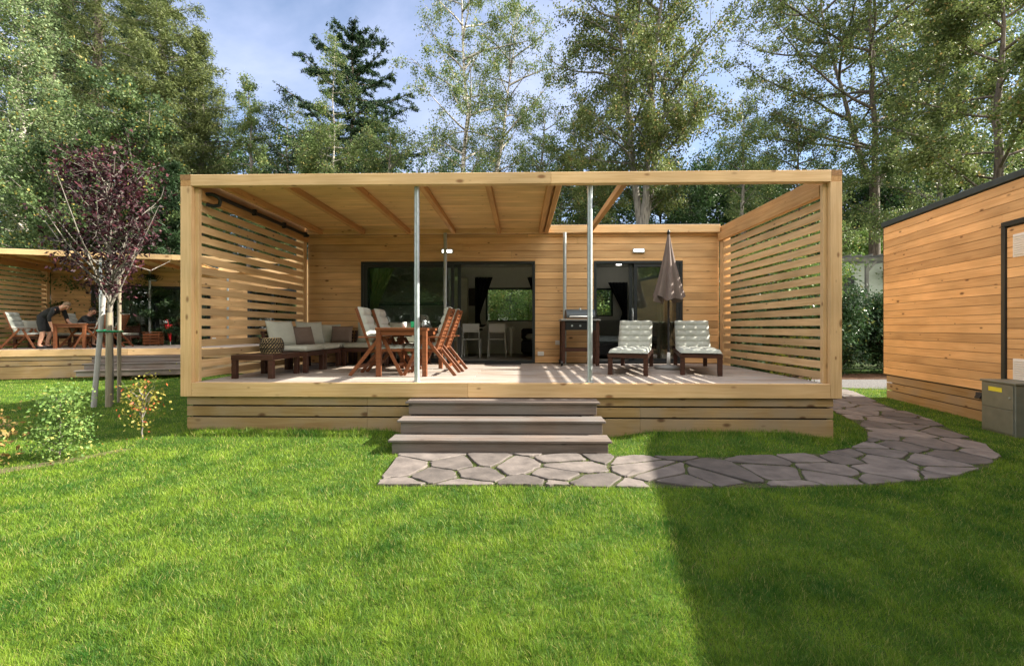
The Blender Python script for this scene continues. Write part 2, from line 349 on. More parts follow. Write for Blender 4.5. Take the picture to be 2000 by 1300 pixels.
def groundmat(name, c1, c2, c3, s1=1.3, s2=40, bump=.6):
    m, n, l, p = newmat(name); t = n.new('ShaderNodeTexCoord')
    q = n.new('ShaderNodeTexNoise'); q.inputs['Scale'].default_value = s1; q.inputs['Detail'].default_value = 6; l.new(t.outputs['Object'], q.inputs['Vector'])
    r = n.new('ShaderNodeValToRGB'); r.color_ramp.elements[0].position = .35; r.color_ramp.elements[1].position = .65; r.color_ramp.elements[0].color = (*c1, 1); r.color_ramp.elements[1].color = (*c2, 1)
    l.new(q.outputs['Fac'], r.inputs[0])
    q2 = n.new('ShaderNodeTexNoise'); q2.inputs['Scale'].default_value = s2; q2.inputs['Detail'].default_value = 5; l.new(t.outputs['Object'], q2.inputs['Vector'])
    r2 = n.new('ShaderNodeValToRGB'); r2.color_ramp.elements[0].position = .4; r2.color_ramp.elements[1].position = .62; l.new(q2.outputs['Fac'], r2.inputs[0])
    mm = n.new('ShaderNodeMix'); mm.data_type = 'RGBA'; l.new(r2.outputs[0], mm.inputs['Factor']); l.new(r.outputs[0], mm.inputs['A']); mm.inputs['B'].default_value = (*c3, 1)
    l.new(mm.outputs['Result'], p.inputs['Base Color']); p.inputs['Roughness'].default_value = .95; p.inputs['Specular IOR Level'].default_value = .1
    b = n.new('ShaderNodeBump'); b.inputs['Strength'].default_value = bump; b.inputs['Distance'].default_value = .03; l.new(q2.outputs['Fac'], b.inputs['Height']); l.new(b.outputs[0], p.inputs['Normal'])
    return m
M['ground'] = groundmat('lawn_soil', (.035, .085, .012), (.07, .14, .018), (.05, .075, .015))
M['forestfloor'] = groundmat('forest_floor', (.025, .05, .015), (.05, .085, .02), (.04, .045, .02), .3, 6)
M['joint'] = groundmat('mossy_joint', (.05, .05, .03), (.06, .10, .02), (.09, .075, .055), 6, 60)
M['soil'] = groundmat('dry_soil_edge', (.16, .12, .075), (.24, .20, .11), (.10, .10, .04), 8, 90)
M['gravel'] = groundmat('gravel', (.20, .19, .18), (.30, .29, .28), (.12, .12, .12), 30, 60, 1)
M['litter'] = groundmat('leaf_litter', (.12, .06, .03), (.2, .11, .06), (.06, .04, .03), 12, 60, 1)
M['mount'] = groundmat('wooded_mountain', (.02, .045, .03), (.045, .08, .055), (.03, .06, .04), .01, .06)
# stone: per slab tone
def stonemat():
    m, n, l, p = newmat('porphyry_slab'); g = n.new('ShaderNodeNewGeometry'); t = n.new('ShaderNodeTexCoord')
    q = n.new('ShaderNodeTexNoise'); q.inputs['Scale'].default_value = 5; q.inputs['Detail'].default_value = 9; q.inputs['Roughness'].default_value = .65; l.new(t.outputs['Object'], q.inputs['Vector'])
    r = n.new('ShaderNodeValToRGB'); r.color_ramp.elements[0].position = .3; r.color_ramp.elements[1].position = .7; r.color_ramp.elements[0].color = (.085, .072, .066, 1); r.color_ramp.elements[1].color = (.20, .170, .152, 1)
    l.new(q.outputs['Fac'], r.inputs[0]); hs = n.new('ShaderNodeHueSaturation'); l.new(r.outputs[0], hs.inputs['Color'])
    mr = n.new('ShaderNodeMapRange'); mr.inputs['To Min'].default_value = .6; mr.inputs['To Max'].default_value = 1.25; l.new(g.outputs['Random Per Island'], mr.inputs[0]); l.new(mr.outputs[0], hs.inputs['Value'])
    l.new(hs.outputs[0], p.inputs['Base Color']); p.inputs['Roughness'].default_value = .8
    q2 = n.new('ShaderNodeTexNoise'); q2.inputs['Scale'].default_value = 35; q2.inputs['Detail'].default_value = 6; l.new(t.outputs['Object'], q2.inputs['Vector'])
    b = n.new('ShaderNodeBump'); b.inputs['Strength'].default_value = .5; b.inputs['Distance'].default_value = .006; l.new(q2.outputs['Fac'], b.inputs['Height']); l.new(b.outputs[0], p.inputs['Normal'])
    return m
M['stone'] = stonemat()

# ------------------------------------------------------------------ ground
def sstep(t): t = np.clip(t, 0, 1); return t*t*(3-2*t)
def gh(x, y):
    x = np.asarray(x, float); y = np.asarray(y, float)
    bump = .075*sstep((y+.80)/.6)*(sstep((x+5.4)/.8)*sstep((-1.45-x)/.4)+sstep((x-1.25)/.5)*sstep((4.1-x)/.7))*sstep((2.0-y)/1.0)
    return bump+2.3*sstep((y-11)/8.0) + .16*np.clip(y-22, 0, 90) + .03*np.sin(x*.9)*np.sin(y*.7)*sstep((y-8)/4)
xs = np.concatenate([[-900, -400, -150, -80], np.arange(-50, -7.9, 2.0), np.arange(-7, 6.9, .25), np.arange(8, 50.1, 2.0), [80, 150, 400, 900]])
ys = np.concatenate([[-600, -200, -60], np.arange(-30, -1.9, 2.0), np.arange(-1.25, 2.1, .125), np.arange(4, 60.1, 2.0), [75, 95, 112, 150, 260, 500, 900]])
X, Y = np.meshgrid(xs, ys, indexing='ij'); Z = gh(X, Y)
V = np.stack([X, Y, Z], -1).reshape(-1, 3); a, b = len(xs), len(ys)
I = np.arange(a*b).reshape(a, b)
F = np.stack([I[:-1, :-1], I[1:, :-1], I[1:, 1:], I[:-1, 1:]], -1).reshape(-1, 4)
g_ = np_mesh('ground', V, F, M['ground']); g_['kind'] = 'structure'
g_.data.materials.append(M['forestfloor'])
cy = V[F][:, :, 1].mean(1); mi = (cy > 9.0).astype(np.int32); g_.data.polygons.foreach_set('material_index', mi)
# mountain far behind
mb = MB()
def mfn(u, v):
    x = -700+2400*u; y = 420+700*v
    h = (70+150*math.exp(-((x-560)/260)**2)+20*math.sin(x*.013)+10*math.sin(x*.031+2))*math.sin(math.pi*min(1, v*1.2)*.5)**1.2
    return (x, y, 10+h)
mb.surf(mfn, 60, 10).build('mountain', M['mount'])['kind'] = 'structure'

# ------------------------------------------------------------------ flagstone path
PATH = [(-1.34, -1.87), (-1.42, -.83), (-.2, -.80), (1.01, -.83), (1.6, -.90), (2.3, -.88), (2.9, -.82), (3.5, -.70), (4.0, -.50), (4.45, -.18), (4.85, .35), (5.15, .9), (5.4, 1.7), (5.7, 2.4), (6.3, 3.6), (7.2, 4.8),
        (7.75, 4.6), (7.2, 3.3), (6.75, 2.1), (6.5, 1.2), (6.2, .55), (5.8, -.3), (5.45, -.8), (4.9, -1.2), (4.14, -1.55), (3.3, -1.76), (2.2, -1.84), (1.2, -1.86), (0, -1.84)]
def clip(poly, nx, ny, d):                      # keep n.p <= d
    out = []
    for i in range(len(poly)):
        p, q = poly[i], poly[(i+1) % len(poly)]; a_ = nx*p[0]+ny*p[1]-d; b_ = nx*q[0]+ny*q[1]-d
        if a_ <= 0: out.append(p)
        if a_*b_ < 0:
            t = a_/(a_-b_); out.append((p[0]+(q[0]-p[0])*t, p[1]+(q[1]-p[1])*t))
    return out
def area(p): return .5*sum(p[i][0]*p[(i+1) % len(p)][1]-p[(i+1) % len(p)][0]*p[i][1] for i in range(len(p)))
rs = random.Random(11); seeds = []
for i in range(-2, 17):
    for j in range(-7, 24):
        if rs.random() < .16: continue
        seeds.append((i*.54+rs.uniform(-.25, .25)+(.27 if j % 2 else 0), j*.33+rs.uniform(-.15, .15)))
PP = PATH if area(PATH) > 0 else PATH[::-1]
slabs = []
for s in seeds:
    near = sorted(seeds, key=lambda q: (q[0]-s[0])**2+(q[1]-s[1])**2)[1:16]
    poly = PP[:]
    for q in near:
        nx, ny = q[0]-s[0], q[1]-s[1]; L_ = math.hypot(nx, ny); nx /= L_; ny /= L_
        d = nx*(s[0]+q[0])/2+ny*(s[1]+q[1])/2 - .019
        poly = clip(poly, nx, ny, d)
        if len(poly) < 3: break
    per = sum(math.dist(poly[i], poly[i-1]) for i in range(len(poly))) if len(poly) >= 3 else 1
    if len(poly) >= 3 and abs(area(poly)) > .02 and 4*math.pi*abs(area(poly))/per**2 > .38:
        # cut the corners a little and rough the edge
        o = []; n_ = len(poly)
        for i in range(n_):
            p0, p1, p2 = poly[i-1], poly[i], poly[(i+1) % n_]
            mxp = ((p1[0]+p2[0])/2, (p1[1]+p2[1])/2)
            for (qa, f) in ((p0, .10), (p2, .10), (p2, .37), (p2, .66)):
                o.append((p1[0]+(qa[0]-p1[0])*f+rs.uniform(-.012, .012), p1[1]+(qa[1]-p1[1])*f+rs.uniform(-.012, .012)))
        slabs.append(o)
mb = MB()
for o in slabs:
    n_ = len(o); c = (sum(p[0] for p in o)/n_, sum(p[1] for p in o)/n_); z = .022+rs.uniform(-.004, .006)
    inn = [(c[0]+(p[0]-c[0])*.97, c[1]+(p[1]-c[1])*.97) for p in o]
    vs = [(p[0], p[1], 0) for p in o]+[(p[0], p[1], z-.006) for p in o]+[(p[0], p[1], z) for p in inn]
    fs = [(i, (i+1) % n_, n_+(i+1) % n_, n_+i) for i in range(n_)]+[(n_+i, n_+(i+1) % n_, 2*n_+(i+1) % n_, 2*n_+i) for i in range(n_)]+[tuple(range(2*n_, 3*n_))]
    mb.add(vs, fs)
mb.build('stone_path', M['stone'])['kind'] = 'structure'
mb = MB(); mb.add([(p[0], p[1], .004) for p in PP], [tuple(range(len(PP)))])
mb.build('path_bed', M['joint'])['kind'] = 'structure'
mb = MB(); mb.add([(6.0, 5.3, .008), (11.5, 4.2, .008), (16, 5.6, .008), (16, 8.2, .008), (5.2, 7.4, .008)], [(0, 1, 2, 3, 4)])
mb.build('gravel_road', M['gravel'])['kind'] = 'structure'
mb = MB(); mb.add([(5.2, 6.6, .013), (16, 6.9, .013), (16, 8.4, .013), (5.2, 8.2, .013)], [(0, 1, 2, 3)])
mb.build('leaf_litter_verge', M['litter'])['kind'] = 'structure'
BED = [(-7.8, -2.6), (-5.9, -1.85), (-5.25, -1.62), (-4.9, -1.2), (-4.62, -.55), (-4.5, -.1), (-4.62, -.05), (-4.75, -.5), (-5.05, -1.08), (-5.4, -1.45), (-6.0, -1.7), (-7.8, -2.4)]
mb = MB(); mb.add([(p[0], p[1], .006) for p in BED], [tuple(range(len(BED)))])
mb.build('soil_edge', M['soil'])['kind'] = 'structure'

# ------------------------------------------------------------------ cabins and terraces
DZ = .725                                    # deck top
def build_terrace(root):
    # fascia: front band of the deck
    MB().box(-4.515, -.721, 0, .06, .53, DZ-.002, .004).box(-.719, 4.105, 0, .06, .53, DZ-.002, .004).build('fascia', M['frame_x'], root)
    # deck boards
    d = MB(); y = .065; k = 0
    while y < 3.28:
        x = -4.5
        cuts = [-4.5, -1.6+.9*((k*7) % 3-1), 1.3+.7*((k*5) % 3-1), 4.09]
        for a_, b_ in zip(cuts[:-1], cuts[1:]): d.box(a_+.002, b_-.002, y, min(y+.136, 3.30), DZ-.028, DZ, .003)
        y += .142; k += 1
    d.build('deck', M['deck'], root)
    MB().box(-4.46, 4.05, .3, 3.2, .35, DZ-.05).build('joist_frame', M['skirt'], root)
    # skirting
    s = MB()
    for z0, z1 in ((.415, .522), (.262, .392), (-.1, .240)):
        for a_, b_ in ((-4.60, -2.1), (-2.098, 1.6), (1.602, 4.165)): s.box(a_, b_, .03, .055, z0, z1, .003)
    s.build('skirting', M['skirt'], root)
    for x in (-4.60, 4.14):
        s = MB()
        for z0, z1 in ((.415, .522), (.262, .392), (-.1, .240)): s.box(x, x+.025, .058, 6.6, z0, z1, .003)
        s.build('skirting', M['skirt_y'], root)
    MB().box(-4.55, 4.11, .08, 6.5, -.1, .50).build('plinth', M['black'], root)
    # posts
    for x0, x1, xi0, xi1 in ((-4.67, -4.517, -4.515, -4.46), (4.107, 4.258, 4.05, 4.105)):
        MB().box(x0, x1, 0, .15, .53, 3.41, .004).build('post', M['frame_z'], root)
        MB().box(xi0, xi1, .062, .12, DZ+.001, 3.40, .003).build('post', M['frame_z'], root)
        MB().box(x0, x1, 3.10, 3.24, .53, 3.44, .004).build('post', M['frame_z'], root)
    # beams
    MB().box(-4.53, .40, 0, .10, 3.412, 3.565, .004).box(.402, 4.12, 0, .10, 3.412, 3.565, .004).build('beam', M['frame_x'], root)
    for x0, x1 in ((-4.67, -4.532), (4.122, 4.258)):
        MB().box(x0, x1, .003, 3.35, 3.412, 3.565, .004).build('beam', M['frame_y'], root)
        MB().box(x0-.001, x1+.001, -.001, .002, 3.492, 3.566).build('beam_end', M['endgrain'], root)
    MB().box(-4.51, 4.10, 3.20, 3.30, 3.44, 3.60, .004).build('beam', M['frame_x'], root)
    for xi in (-4.505, 4.045):
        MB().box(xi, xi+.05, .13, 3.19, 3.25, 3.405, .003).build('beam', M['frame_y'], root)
    # rafters
    for x in (-4.2, -3.30, -2.35, -1.40, -.46, .40, .52, 1.42):
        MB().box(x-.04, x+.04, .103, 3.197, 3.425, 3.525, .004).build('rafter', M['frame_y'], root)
    c = MB(); y = .103
    while y < 3.19:
        c.box(-4.45, .59, y, min(y+.118, 3.197), 3.528, 3.545, .003); y += .121
    c.build('roof_boarding', M['ceil'], root)
    MB().box(-4.50, .60, .11, 3.19, 3.548, 3.59).build('roof_membrane', M['roof'], root)
    # slat screens
    for x in (-4.555, 4.125):
        s = MB()
        for k in range(18):
            z = .765+k*.1468; s.box(x, x+.022, .155, 3.095, z, z+.102, .002)
        s.build('slat_screen', M['slat'], root)
    for (x, y, zb, zt) in ((-1.44, .115, DZ, 3.41), (.94, .115, DZ, 3.41), (-1.58, 3.18, DZ, 3.44), (.90, 3.18, DZ, 3.44)):
        p = MB().tube([(x, y, zb+.008), (x, y, zt)], .036, 16).build('steel_post', M['steel'], root)
        MB().lathe([(0, .008), (.06, .008), (.06, 0), (0, 0)], 16, (x, y, zb+.001)).build('foot_plate', M['steel'], p)
def clad_rows(mb, a0, a1, z0, z1, openings, put, pitch=.147):
    z = z0; k = 0
    while z < z1-.02:
        zt = min(z+pitch-.006, z1); segs = [(a0, a1)]
        for (o0, o1, oz0, oz1) in openings:
            ns = []
            for s0, s1 in segs:
                if z < oz1-.01 and zt > oz0+.01 and s0 < o1 and s1 > o0:
                    if s0 < o0: ns.append((s0, o0))
                    if s1 > o1: ns.append((o1, s1))
                    if zt > oz1+.015: put(mb, o0, o1, oz1+.002, zt)
                    if z < oz0-.015: put(mb, o0, o1, z, oz0-.002)
                else: ns.append((s0, s1))
            segs = ns
        for s0, s1 in segs:
            L_ = s1-s0
            if L_ > 3.5:
                c = s0+L_*(.3+.4*((k*37) % 10)/10); put(mb, s0, c-.001, z, zt); put(mb, c+.001, s1, z, zt)
            else: put(mb, s0, s1, z, zt)
        z += pitch; k += 1
def ring(mb, x0, x1, z0, z1, y0, y1, t, bev=.003):
    mb.box(x0, x1, y0, y1, z1-t, z1, bev); mb.box(x0, x1, y0, y1, z0, z0+t*.7, bev)
    mb.box(x0, x0+t, y0, y1, z0+t*.7+.001, z1-t-.001, bev); mb.box(x1-t, x1, y0, y1, z0+t*.7+.001, z1-t-.001, bev)
    return mb
D1 = (-3.396, .29, .735, 2.87); D2 = (1.523, 3.37, .735, 2.87)
W1 = (-1.02, .42, 1.66, 2.62); W2 = (1.75, 2.62, 1.80, 2.60)
def build_cabin(root, opened, glass, lit):
    x0, x1, yf, yb = -4.51, 4.10, 3.335, 6.75
    c = MB()
    def putf(mb, s0, s1, z, zt): mb.box(s0, s1, yf-.022, yf, z, zt, .003)
    clad_rows(c, x0, x1, .735, 3.44, [D1, D2], putf)
    def putb(mb, s0, s1, z, zt): mb.box(s0, s1, yb+.002, yb+.024, z, zt, .003)
    clad_rows(c, x0, x1, .53, 3.55, [W1, W2], putb)
    c.build('cladding', M['clad'], root)
    for xs_ in (x0-.024, x1+.002):
        c = MB()
        clad_rows(c, yf-.02, yb+.02, .53, 3.55, [], lambda mb, s0, s1, z, zt: mb.box(xs_, xs_+.022, s0, s1, z, zt, .003))
        c.build('cladding', M['clad_y'], root)
    # wall core with openings
    wl = MB()
    def wall_y(y0, y1, ops):
        e = [x0]
        for o in ops: e += [o[0], o[1]]
        e.append(x1)
        for i in range(0, len(e), 2): wl.box(e[i], e[i+1], y0, y1, .53, 3.55)
        for o in ops: wl.box(o[0], o[1], y0, y1, .53, o[2]); wl.box(o[0], o[1], y0, y1, o[3], 3.55)
    wall_y(yf+.012, yf+.10, [D1, D2]); wall_y(yb-.10, yb, [W1, W2])
    wl.box(x0, x0+.1, yf+.102, yb-.102, .53, 3.55); wl.box(x1-.1, x1, yf+.102, yb-.102, .53, 3.55)
    wl.box(.98, 1.06, yf+.102, yb-.102, .735, 3.2)
    wl.build('wall', M['cream'], root)
    wl = MB(); wall_y(yf+.001, yf+.010, [D1, D2]); wl.build('membrane', M['black'], root)
    MB().box(x0+.1, x1-.1, yf+.1, yb-.1, .60, .733).build('floor', M['ifloor'], root)
    MB().box(x0+.1, x1-.1, yf+.1, yb-.1, 3.2, 3.3).build('ceiling', M['cream'], root)
    MB().box(x0-.03, x1+.03, 3.31, yb+.05, 3.602, 3.64, .004).box(x0-.03, x1+.03, yb+.03, yb+.05, 3.45, 3.6).build('roof', M['roof'], root)
    # doors
    for (a_, b_, z0, z1), kind in ((D1, 1), (D2, 2)):
        fr = ring(MB(), a_, b_, z0, z1, yf-.035, yf+.09, .055).build('sliding_door', M['anth'], root)
        if kind == 1:
            fx0, fx1 = a_+.056, -1.42; lx0, lx1 = (-3.30, -1.28) if opened else (-1.45, b_-.056)
        else:
            fx0, fx1 = 2.36, b_-.056; lx0, lx1 = (2.27, 3.25) if opened else (a_+.056, 2.45)
        for (p0, p1, y) in ((fx0, fx1, yf), (lx0, lx1, yf+.045)):
            ring(MB(), p0, p1, z0+.04, z1-.056, y-.018, y+.018, .07).build('leaf_frame', M['anth'], fr)
            MB().box(p0+.069, p1-.069, y-.004, y+.004, z0+.088, z1-.125).build('pane', M[glass], fr)
        hx = -1.32 if kind == 1 else 2.33
        h = MB(); h.tube([(hx, yf-.03, 1.55), (hx, yf-.065, 1.57), (hx, yf-.065, 1.80), (hx, yf-.03, 1.82)], .011, 8); h.box(hx-.018, hx+.018, yf-.036, yf-.024, 1.48, 1.88, .003)
        h.build('handle', M['steel'], fr)
    for (a_, b_, z0, z1) in (W1, W2):
        fr = ring(MB(), a_, b_, z0, z1, yb-.09, yb+.03, .05).build('window', M['anth'], root)
        MB().box(a_+.05, b_-.05, yb-.04, yb-.032, z0+.036, z1-.051).build('pane', M['glass'], fr)
    for lx in (-1.56, 2.45):
        h = MB().box(lx-.125, lx+.125, yf-.065, yf-.024, 3.035, 3.125, .006).build('wall_lamp', M['steel'], root)
        MB().box(lx-.10, lx+.10, yf-.072, yf-.064, 3.055, 3.105, .003).build('lamp_glass', M['lamp' if lit else 'lampoff'], h)
    for (sx, sz, sw) in ((.41, .93, .13), (.76, 1.16, .09)):
        MB().box(sx-sw/2, sx+sw/2, yf-.05, yf-.024, sz-.045, sz+.045, .006).box(sx-sw/2+.02, sx+sw/2-.02, yf-.056, yf-.049, sz-.025, sz+.025, .003).build('socket_box', M['white'], root)
    f = MB().box(-1.9, 1.9, 0, 0, 0, 0) if False else None
def build_steps(root):
    for i, (w0, w1, yf_, z) in enumerate(((-1.50, 1.01, -.27, .515), (-1.525, 1.03, -.555, .335), (-1.55, 1.045, -.84, .165))):
        yb_ = .028 if i == 0 else (-.27 if i == 1 else -.555)+.02
        t = MB(); m_ = (yf_+yb_)/2
        t.box(w0, w1, yf_, m_-.003, z-.028, z, .004).box(w0, w1, m_+.003, yb_, z-.028, z, .004)
        t.build('tread', M['step'], root)
        MB().box(w0+.04, w1-.04, yf_+.02, yf_+.045, (z-.165), z-.030, .003).build('riser', M['step'], root)
        for sx in (w0+.06, w1-.085): MB().box(sx, sx+.025, yf_+.047, .02, 0.0, z-.031, .002).build('stringer', M['step'], root)
cab = empty('timber_cabin', (0, 3.335, 0), 0, 'honey coloured wooden cabin with open glass doors behind the main terrace', 'cabin', 'holiday cabins')
ter = empty('terrace', (0, 0, 0), 0, 'large raised wooden terrace with slatted side screens and half open roof, in the middle', 'terrace', 'cabin terraces')
stp = empty('steps', (0, 0, 0), 0, 'three weathered grey wooden steps leading from the stone path to the middle terrace', 'steps', 'terrace steps')
build_cabin(cab, True, 'glass', True)
for o in children(cab): o.location.y -= 3.335
build_terrace(ter); build_steps(stp)
NX, NY, NR, NZ = -11.02, 7.09, .2926, .127
NM = Matrix.Translation((NX, NY, NZ)) @ Matrix.Rotation(NR, 4, 'Z')
def nb(x, y, z=0): return tuple(NM @ Vector((x, y, z)))
ncab = empty('timber_cabin', nb(0, 0), NR, 'neighbouring wooden cabin with closed curtained glass doors, at the left', 'cabin', 'holiday cabins')
nter = empty('terrace', nb(0, 0), NR, 'neighbouring raised wooden terrace under a flat roof, at the left behind the purple tree', 'terrace', 'cabin terraces')
nstp = empty('steps', nb(0, 0), NR, 'grey wooden steps of the neighbouring terrace, partly behind the staked purple tree', 'steps', 'terrace steps')
build_cabin(ncab, False, 'glassn', False); build_terrace(nter); build_steps(nstp)

# ------------------------------------------------------------------ right-hand cabin (its long end wall faces us)
rt = empty('timber_cabin', (7.70, 3.57, 0), -math.atan(.205), 'wooden cabin side wall with dark roof edge and framed service door, at the right', 'cabin', 'holiday cabins')
# local: wall runs along -y from origin, interior towards +x
LW = 13.5
c = MB()
clad_rows(c, -LW, 0, .50, 3.60, [(-5.2, -2.9, .50, 3.02)], lambda mb, s0, s1, z, zt: mb.box(0, .022, s0, s1, z, zt, .003))
c.build('cladding', M['clad_y'], rt)
MB().box(.026, 3.6, -LW, -.03, .48, 3.60).build('wall', M['black'], rt)
MB().box(.09, 3.5, -LW, -.12, -.1, .478).build('plinth', M['black'], rt)
c = MB(); clad_rows(c, .0, 3.6, .5, 3.6, [], lambda mb, s0, s1, z, zt: mb.box(s0+.025, s1, -.028, -.004, z, zt, .003)); c.build('cladding', M['clad'], rt)
MB().box(-.004, .022, -.004, .016, .48, 3.60, .002).build('corner_trim', M['anth'], rt)
MB().box(-.03, 3.65, -LW, .03, 3.602, 3.70, .006).build('roof', M['flash'], rt)
s = MB()
for z0, z1 in ((.335, .470), (.175, .320), (-.1, .160)):
    for a_, b_ in ((-3.0, -.05), (-6.5, -3.002), (-LW, -6.502)): s.box(.03, .055, a_, b_, z0, z1, .003)
s.build('skirting', M['skirt_y'], rt)
fr = MB(); fr.box(-.02, .03, -5.20, -2.9, 2.95, 3.02, .003); fr.box(-.02, .03, -2.965, -2.9, .50, 2.948, .003); fr.box(-.02, .03, -5.20, -5.135, .50, 2.948, .003); fr.box(-.02, .03, -5.133, -2.967, .50, .57, .003)
fr = fr.build('service_door', M['anth'], rt)
c = MB(); clad_rows(c, -5.13, -2.97, .58, 2.945, [], lambda mb, s0, s1, z, zt: mb.box(.006, .024, s0, s1, z, zt, .003)); c.build('door_panel', M['clad_y'], fr)
for z0 in (.70, 2.48):
    v = MB(); v.box(-.006, .010, -3.53, -3.08, z0, z0+.33, .003)
    for k in range(9): v.cbox((-.012, -3.305, z0+.035+k*.032), (.014, .40, .006), Matrix.Rotation(R(35), 3, 'Y'))
    v.build('vent', M['white'], fr)
# socket outlet on skirting
q = MB(); q.box(-.04, .03, -2.62, -2.46, .36, .46, .01).cbox((-.05, -2.54, .40), (.03, .10, .07), Matrix.Rotation(R(25), 3, 'Y'), .006); q.build('outdoor_socket', M['black'], rt)
# utility cabinet
uc = empty('utility_cabinet', (6.74, .62, 0), -math.atan(.205), 'grey green metal utility cabinet with yellow sticker beside the right cabin wall', 'utility cabinet')
MB().box(-.03, .42, -.55, 0, -.02, .70, .008).build('body', M['cab'], uc)
MB().box(-.045, .435, -.565, .015, .702, .73, .006).build('lid', M['cab'], uc)
d = MB().box(-.042, -.032, -.53, -.02, .36, .685, .003).build('door', M['cab'], uc)
MB().box(-.046, -.0425, -.36, -.14, .58, .64).build('sticker', M['yel'], d)
MB().tube([(-.043, -.48, .52), (-.052, -.48, .52)], .013, 10).build('lock', M['steel'], d)
d = MB().box(-.042, -.032, -.53, -.02, .03, .35, .003).build('door', M['cab'], uc)

# ------------------------------------------------------------------ furniture
def pillow(mb, c, sx, sy, th, Mr=None, puff=1.0):
    c = Vector(c); Mr = Mr or Matrix.Identity(3)
    for sg in (1, -1):
        def fn(u, v):
            a_ = 2*u-1; b_ = 2*v-1; e = max(0, (1-a_**4)*(1-b_**4))**.5
            x = a_*sx/2*(1-.06*(1-abs(a_))*0-.05*b_*b_*abs(a_)*0); pin = 1-.07*(1-b_*b_)*abs(a_)**3; pin2 = 1-.07*(1-a_*a_)*abs(b_)**3
            return c+Mr @ Vector((x*pin, b_*sy/2*pin2, sg*(th/2)*e*puff+.0005*sg))
        mb.surf(fn, 12, 12, True, flip=(sg < 0))
    return mb
def quilt(mb, fold, wdt, th, nx=3, ny=None, seams=8):
    """cushion following the polyline fold [(y,z)...] in local y/z, width along x, quilted"""
    pts = [Vector((0, p[0], p[1])) for p in fold]; L_ = [0]
    for a_, b_ in zip(pts[:-1], pts[1:]): L_.append(L_[-1]+(b_-a_).length)
    T_ = L_[-1]
    def at(s_):
        s_ = min(max(s_, 0), T_)
        for i in range(len(pts)-1):
            if s_ <= L_[i+1] or i == len(pts)-2:
                t = (s_-L_[i])/(L_[i+1]-L_[i]); d = (pts[i+1]-pts[i]).normalized(); return pts[i].lerp(pts[i+1], t), Vector((0, -d.z, d.y))
    nu, nv = seams*6, nx*6
    def fn(u, v):
        p, n0 = at(u*T_); p1, n1 = at(u*T_-.04); p2, n2 = at(u*T_+.04); n_ = (n0+n1+n2).normalized(); p = (p+p1+p2)/3 if 0.02 < u < .98 else p
        fu = abs(math.sin(math.pi*u*seams)); fv = abs(math.sin(math.pi*v*nx)); edge = min(1, min(u, 1-u)*T_/.03, min(v, 1-v)*wdt/.03)
        h = th*(.45+.55*min(1, fu*1.6)**.6*min(1, .35+fv)**.8)*max(0, edge)**.5
        return p+n_*h+Vector(((v-.5)*wdt, 0, 0))
    mb.surf(fn, nu, nv, True, True)
    def fb(u, v):
        p, n_ = at(u*T_); return p+Vector(((v-.5)*wdt, 0, 0))
    mb.surf(fb, nu, 2, True, False)
    return mb
FZ = DZ+.001
# --- dining table
def make_table(loc, rz, label):
    t = empty('dining_table', loc, rz, label, 'table', 'brown wooden dining tables')
    for x in (-.355, .355):
        for y in (.04, 1.36): MB().box(x-.035, x+.035, y-.035, y+.035, 0, .70, .004).build('leg', M['brown'], t)
    tp = MB()
    for k in range(10): tp.box(-.33+k*.067, -.268+k*.067, .07, 1.33, .725, .745, .003)
    tp.box(-.40, .40, 0, .068, .70, .746, .004).box(-.40, .40, 1.332, 1.40, .70, .746, .004)
    tp.box(-.40, -.335, .07, 1.33, .70, .746, .004).box(.342, .40, .07, 1.33, .70, .746, .004)
    tp.build('tabletop', M['brown'], t)
    ap = MB(); ap.box(-.318, .318, .02, .045, .63, .70, .003).box(-.318, .318, 1.355, 1.38, .63, .70, .003).box(-.37, -.345, .077, 1.323, .63, .70, .003).box(.345, .37, .077, 1.323, .63, .70, .003)
    ap.build('apron', M['brown'], t)
    return t
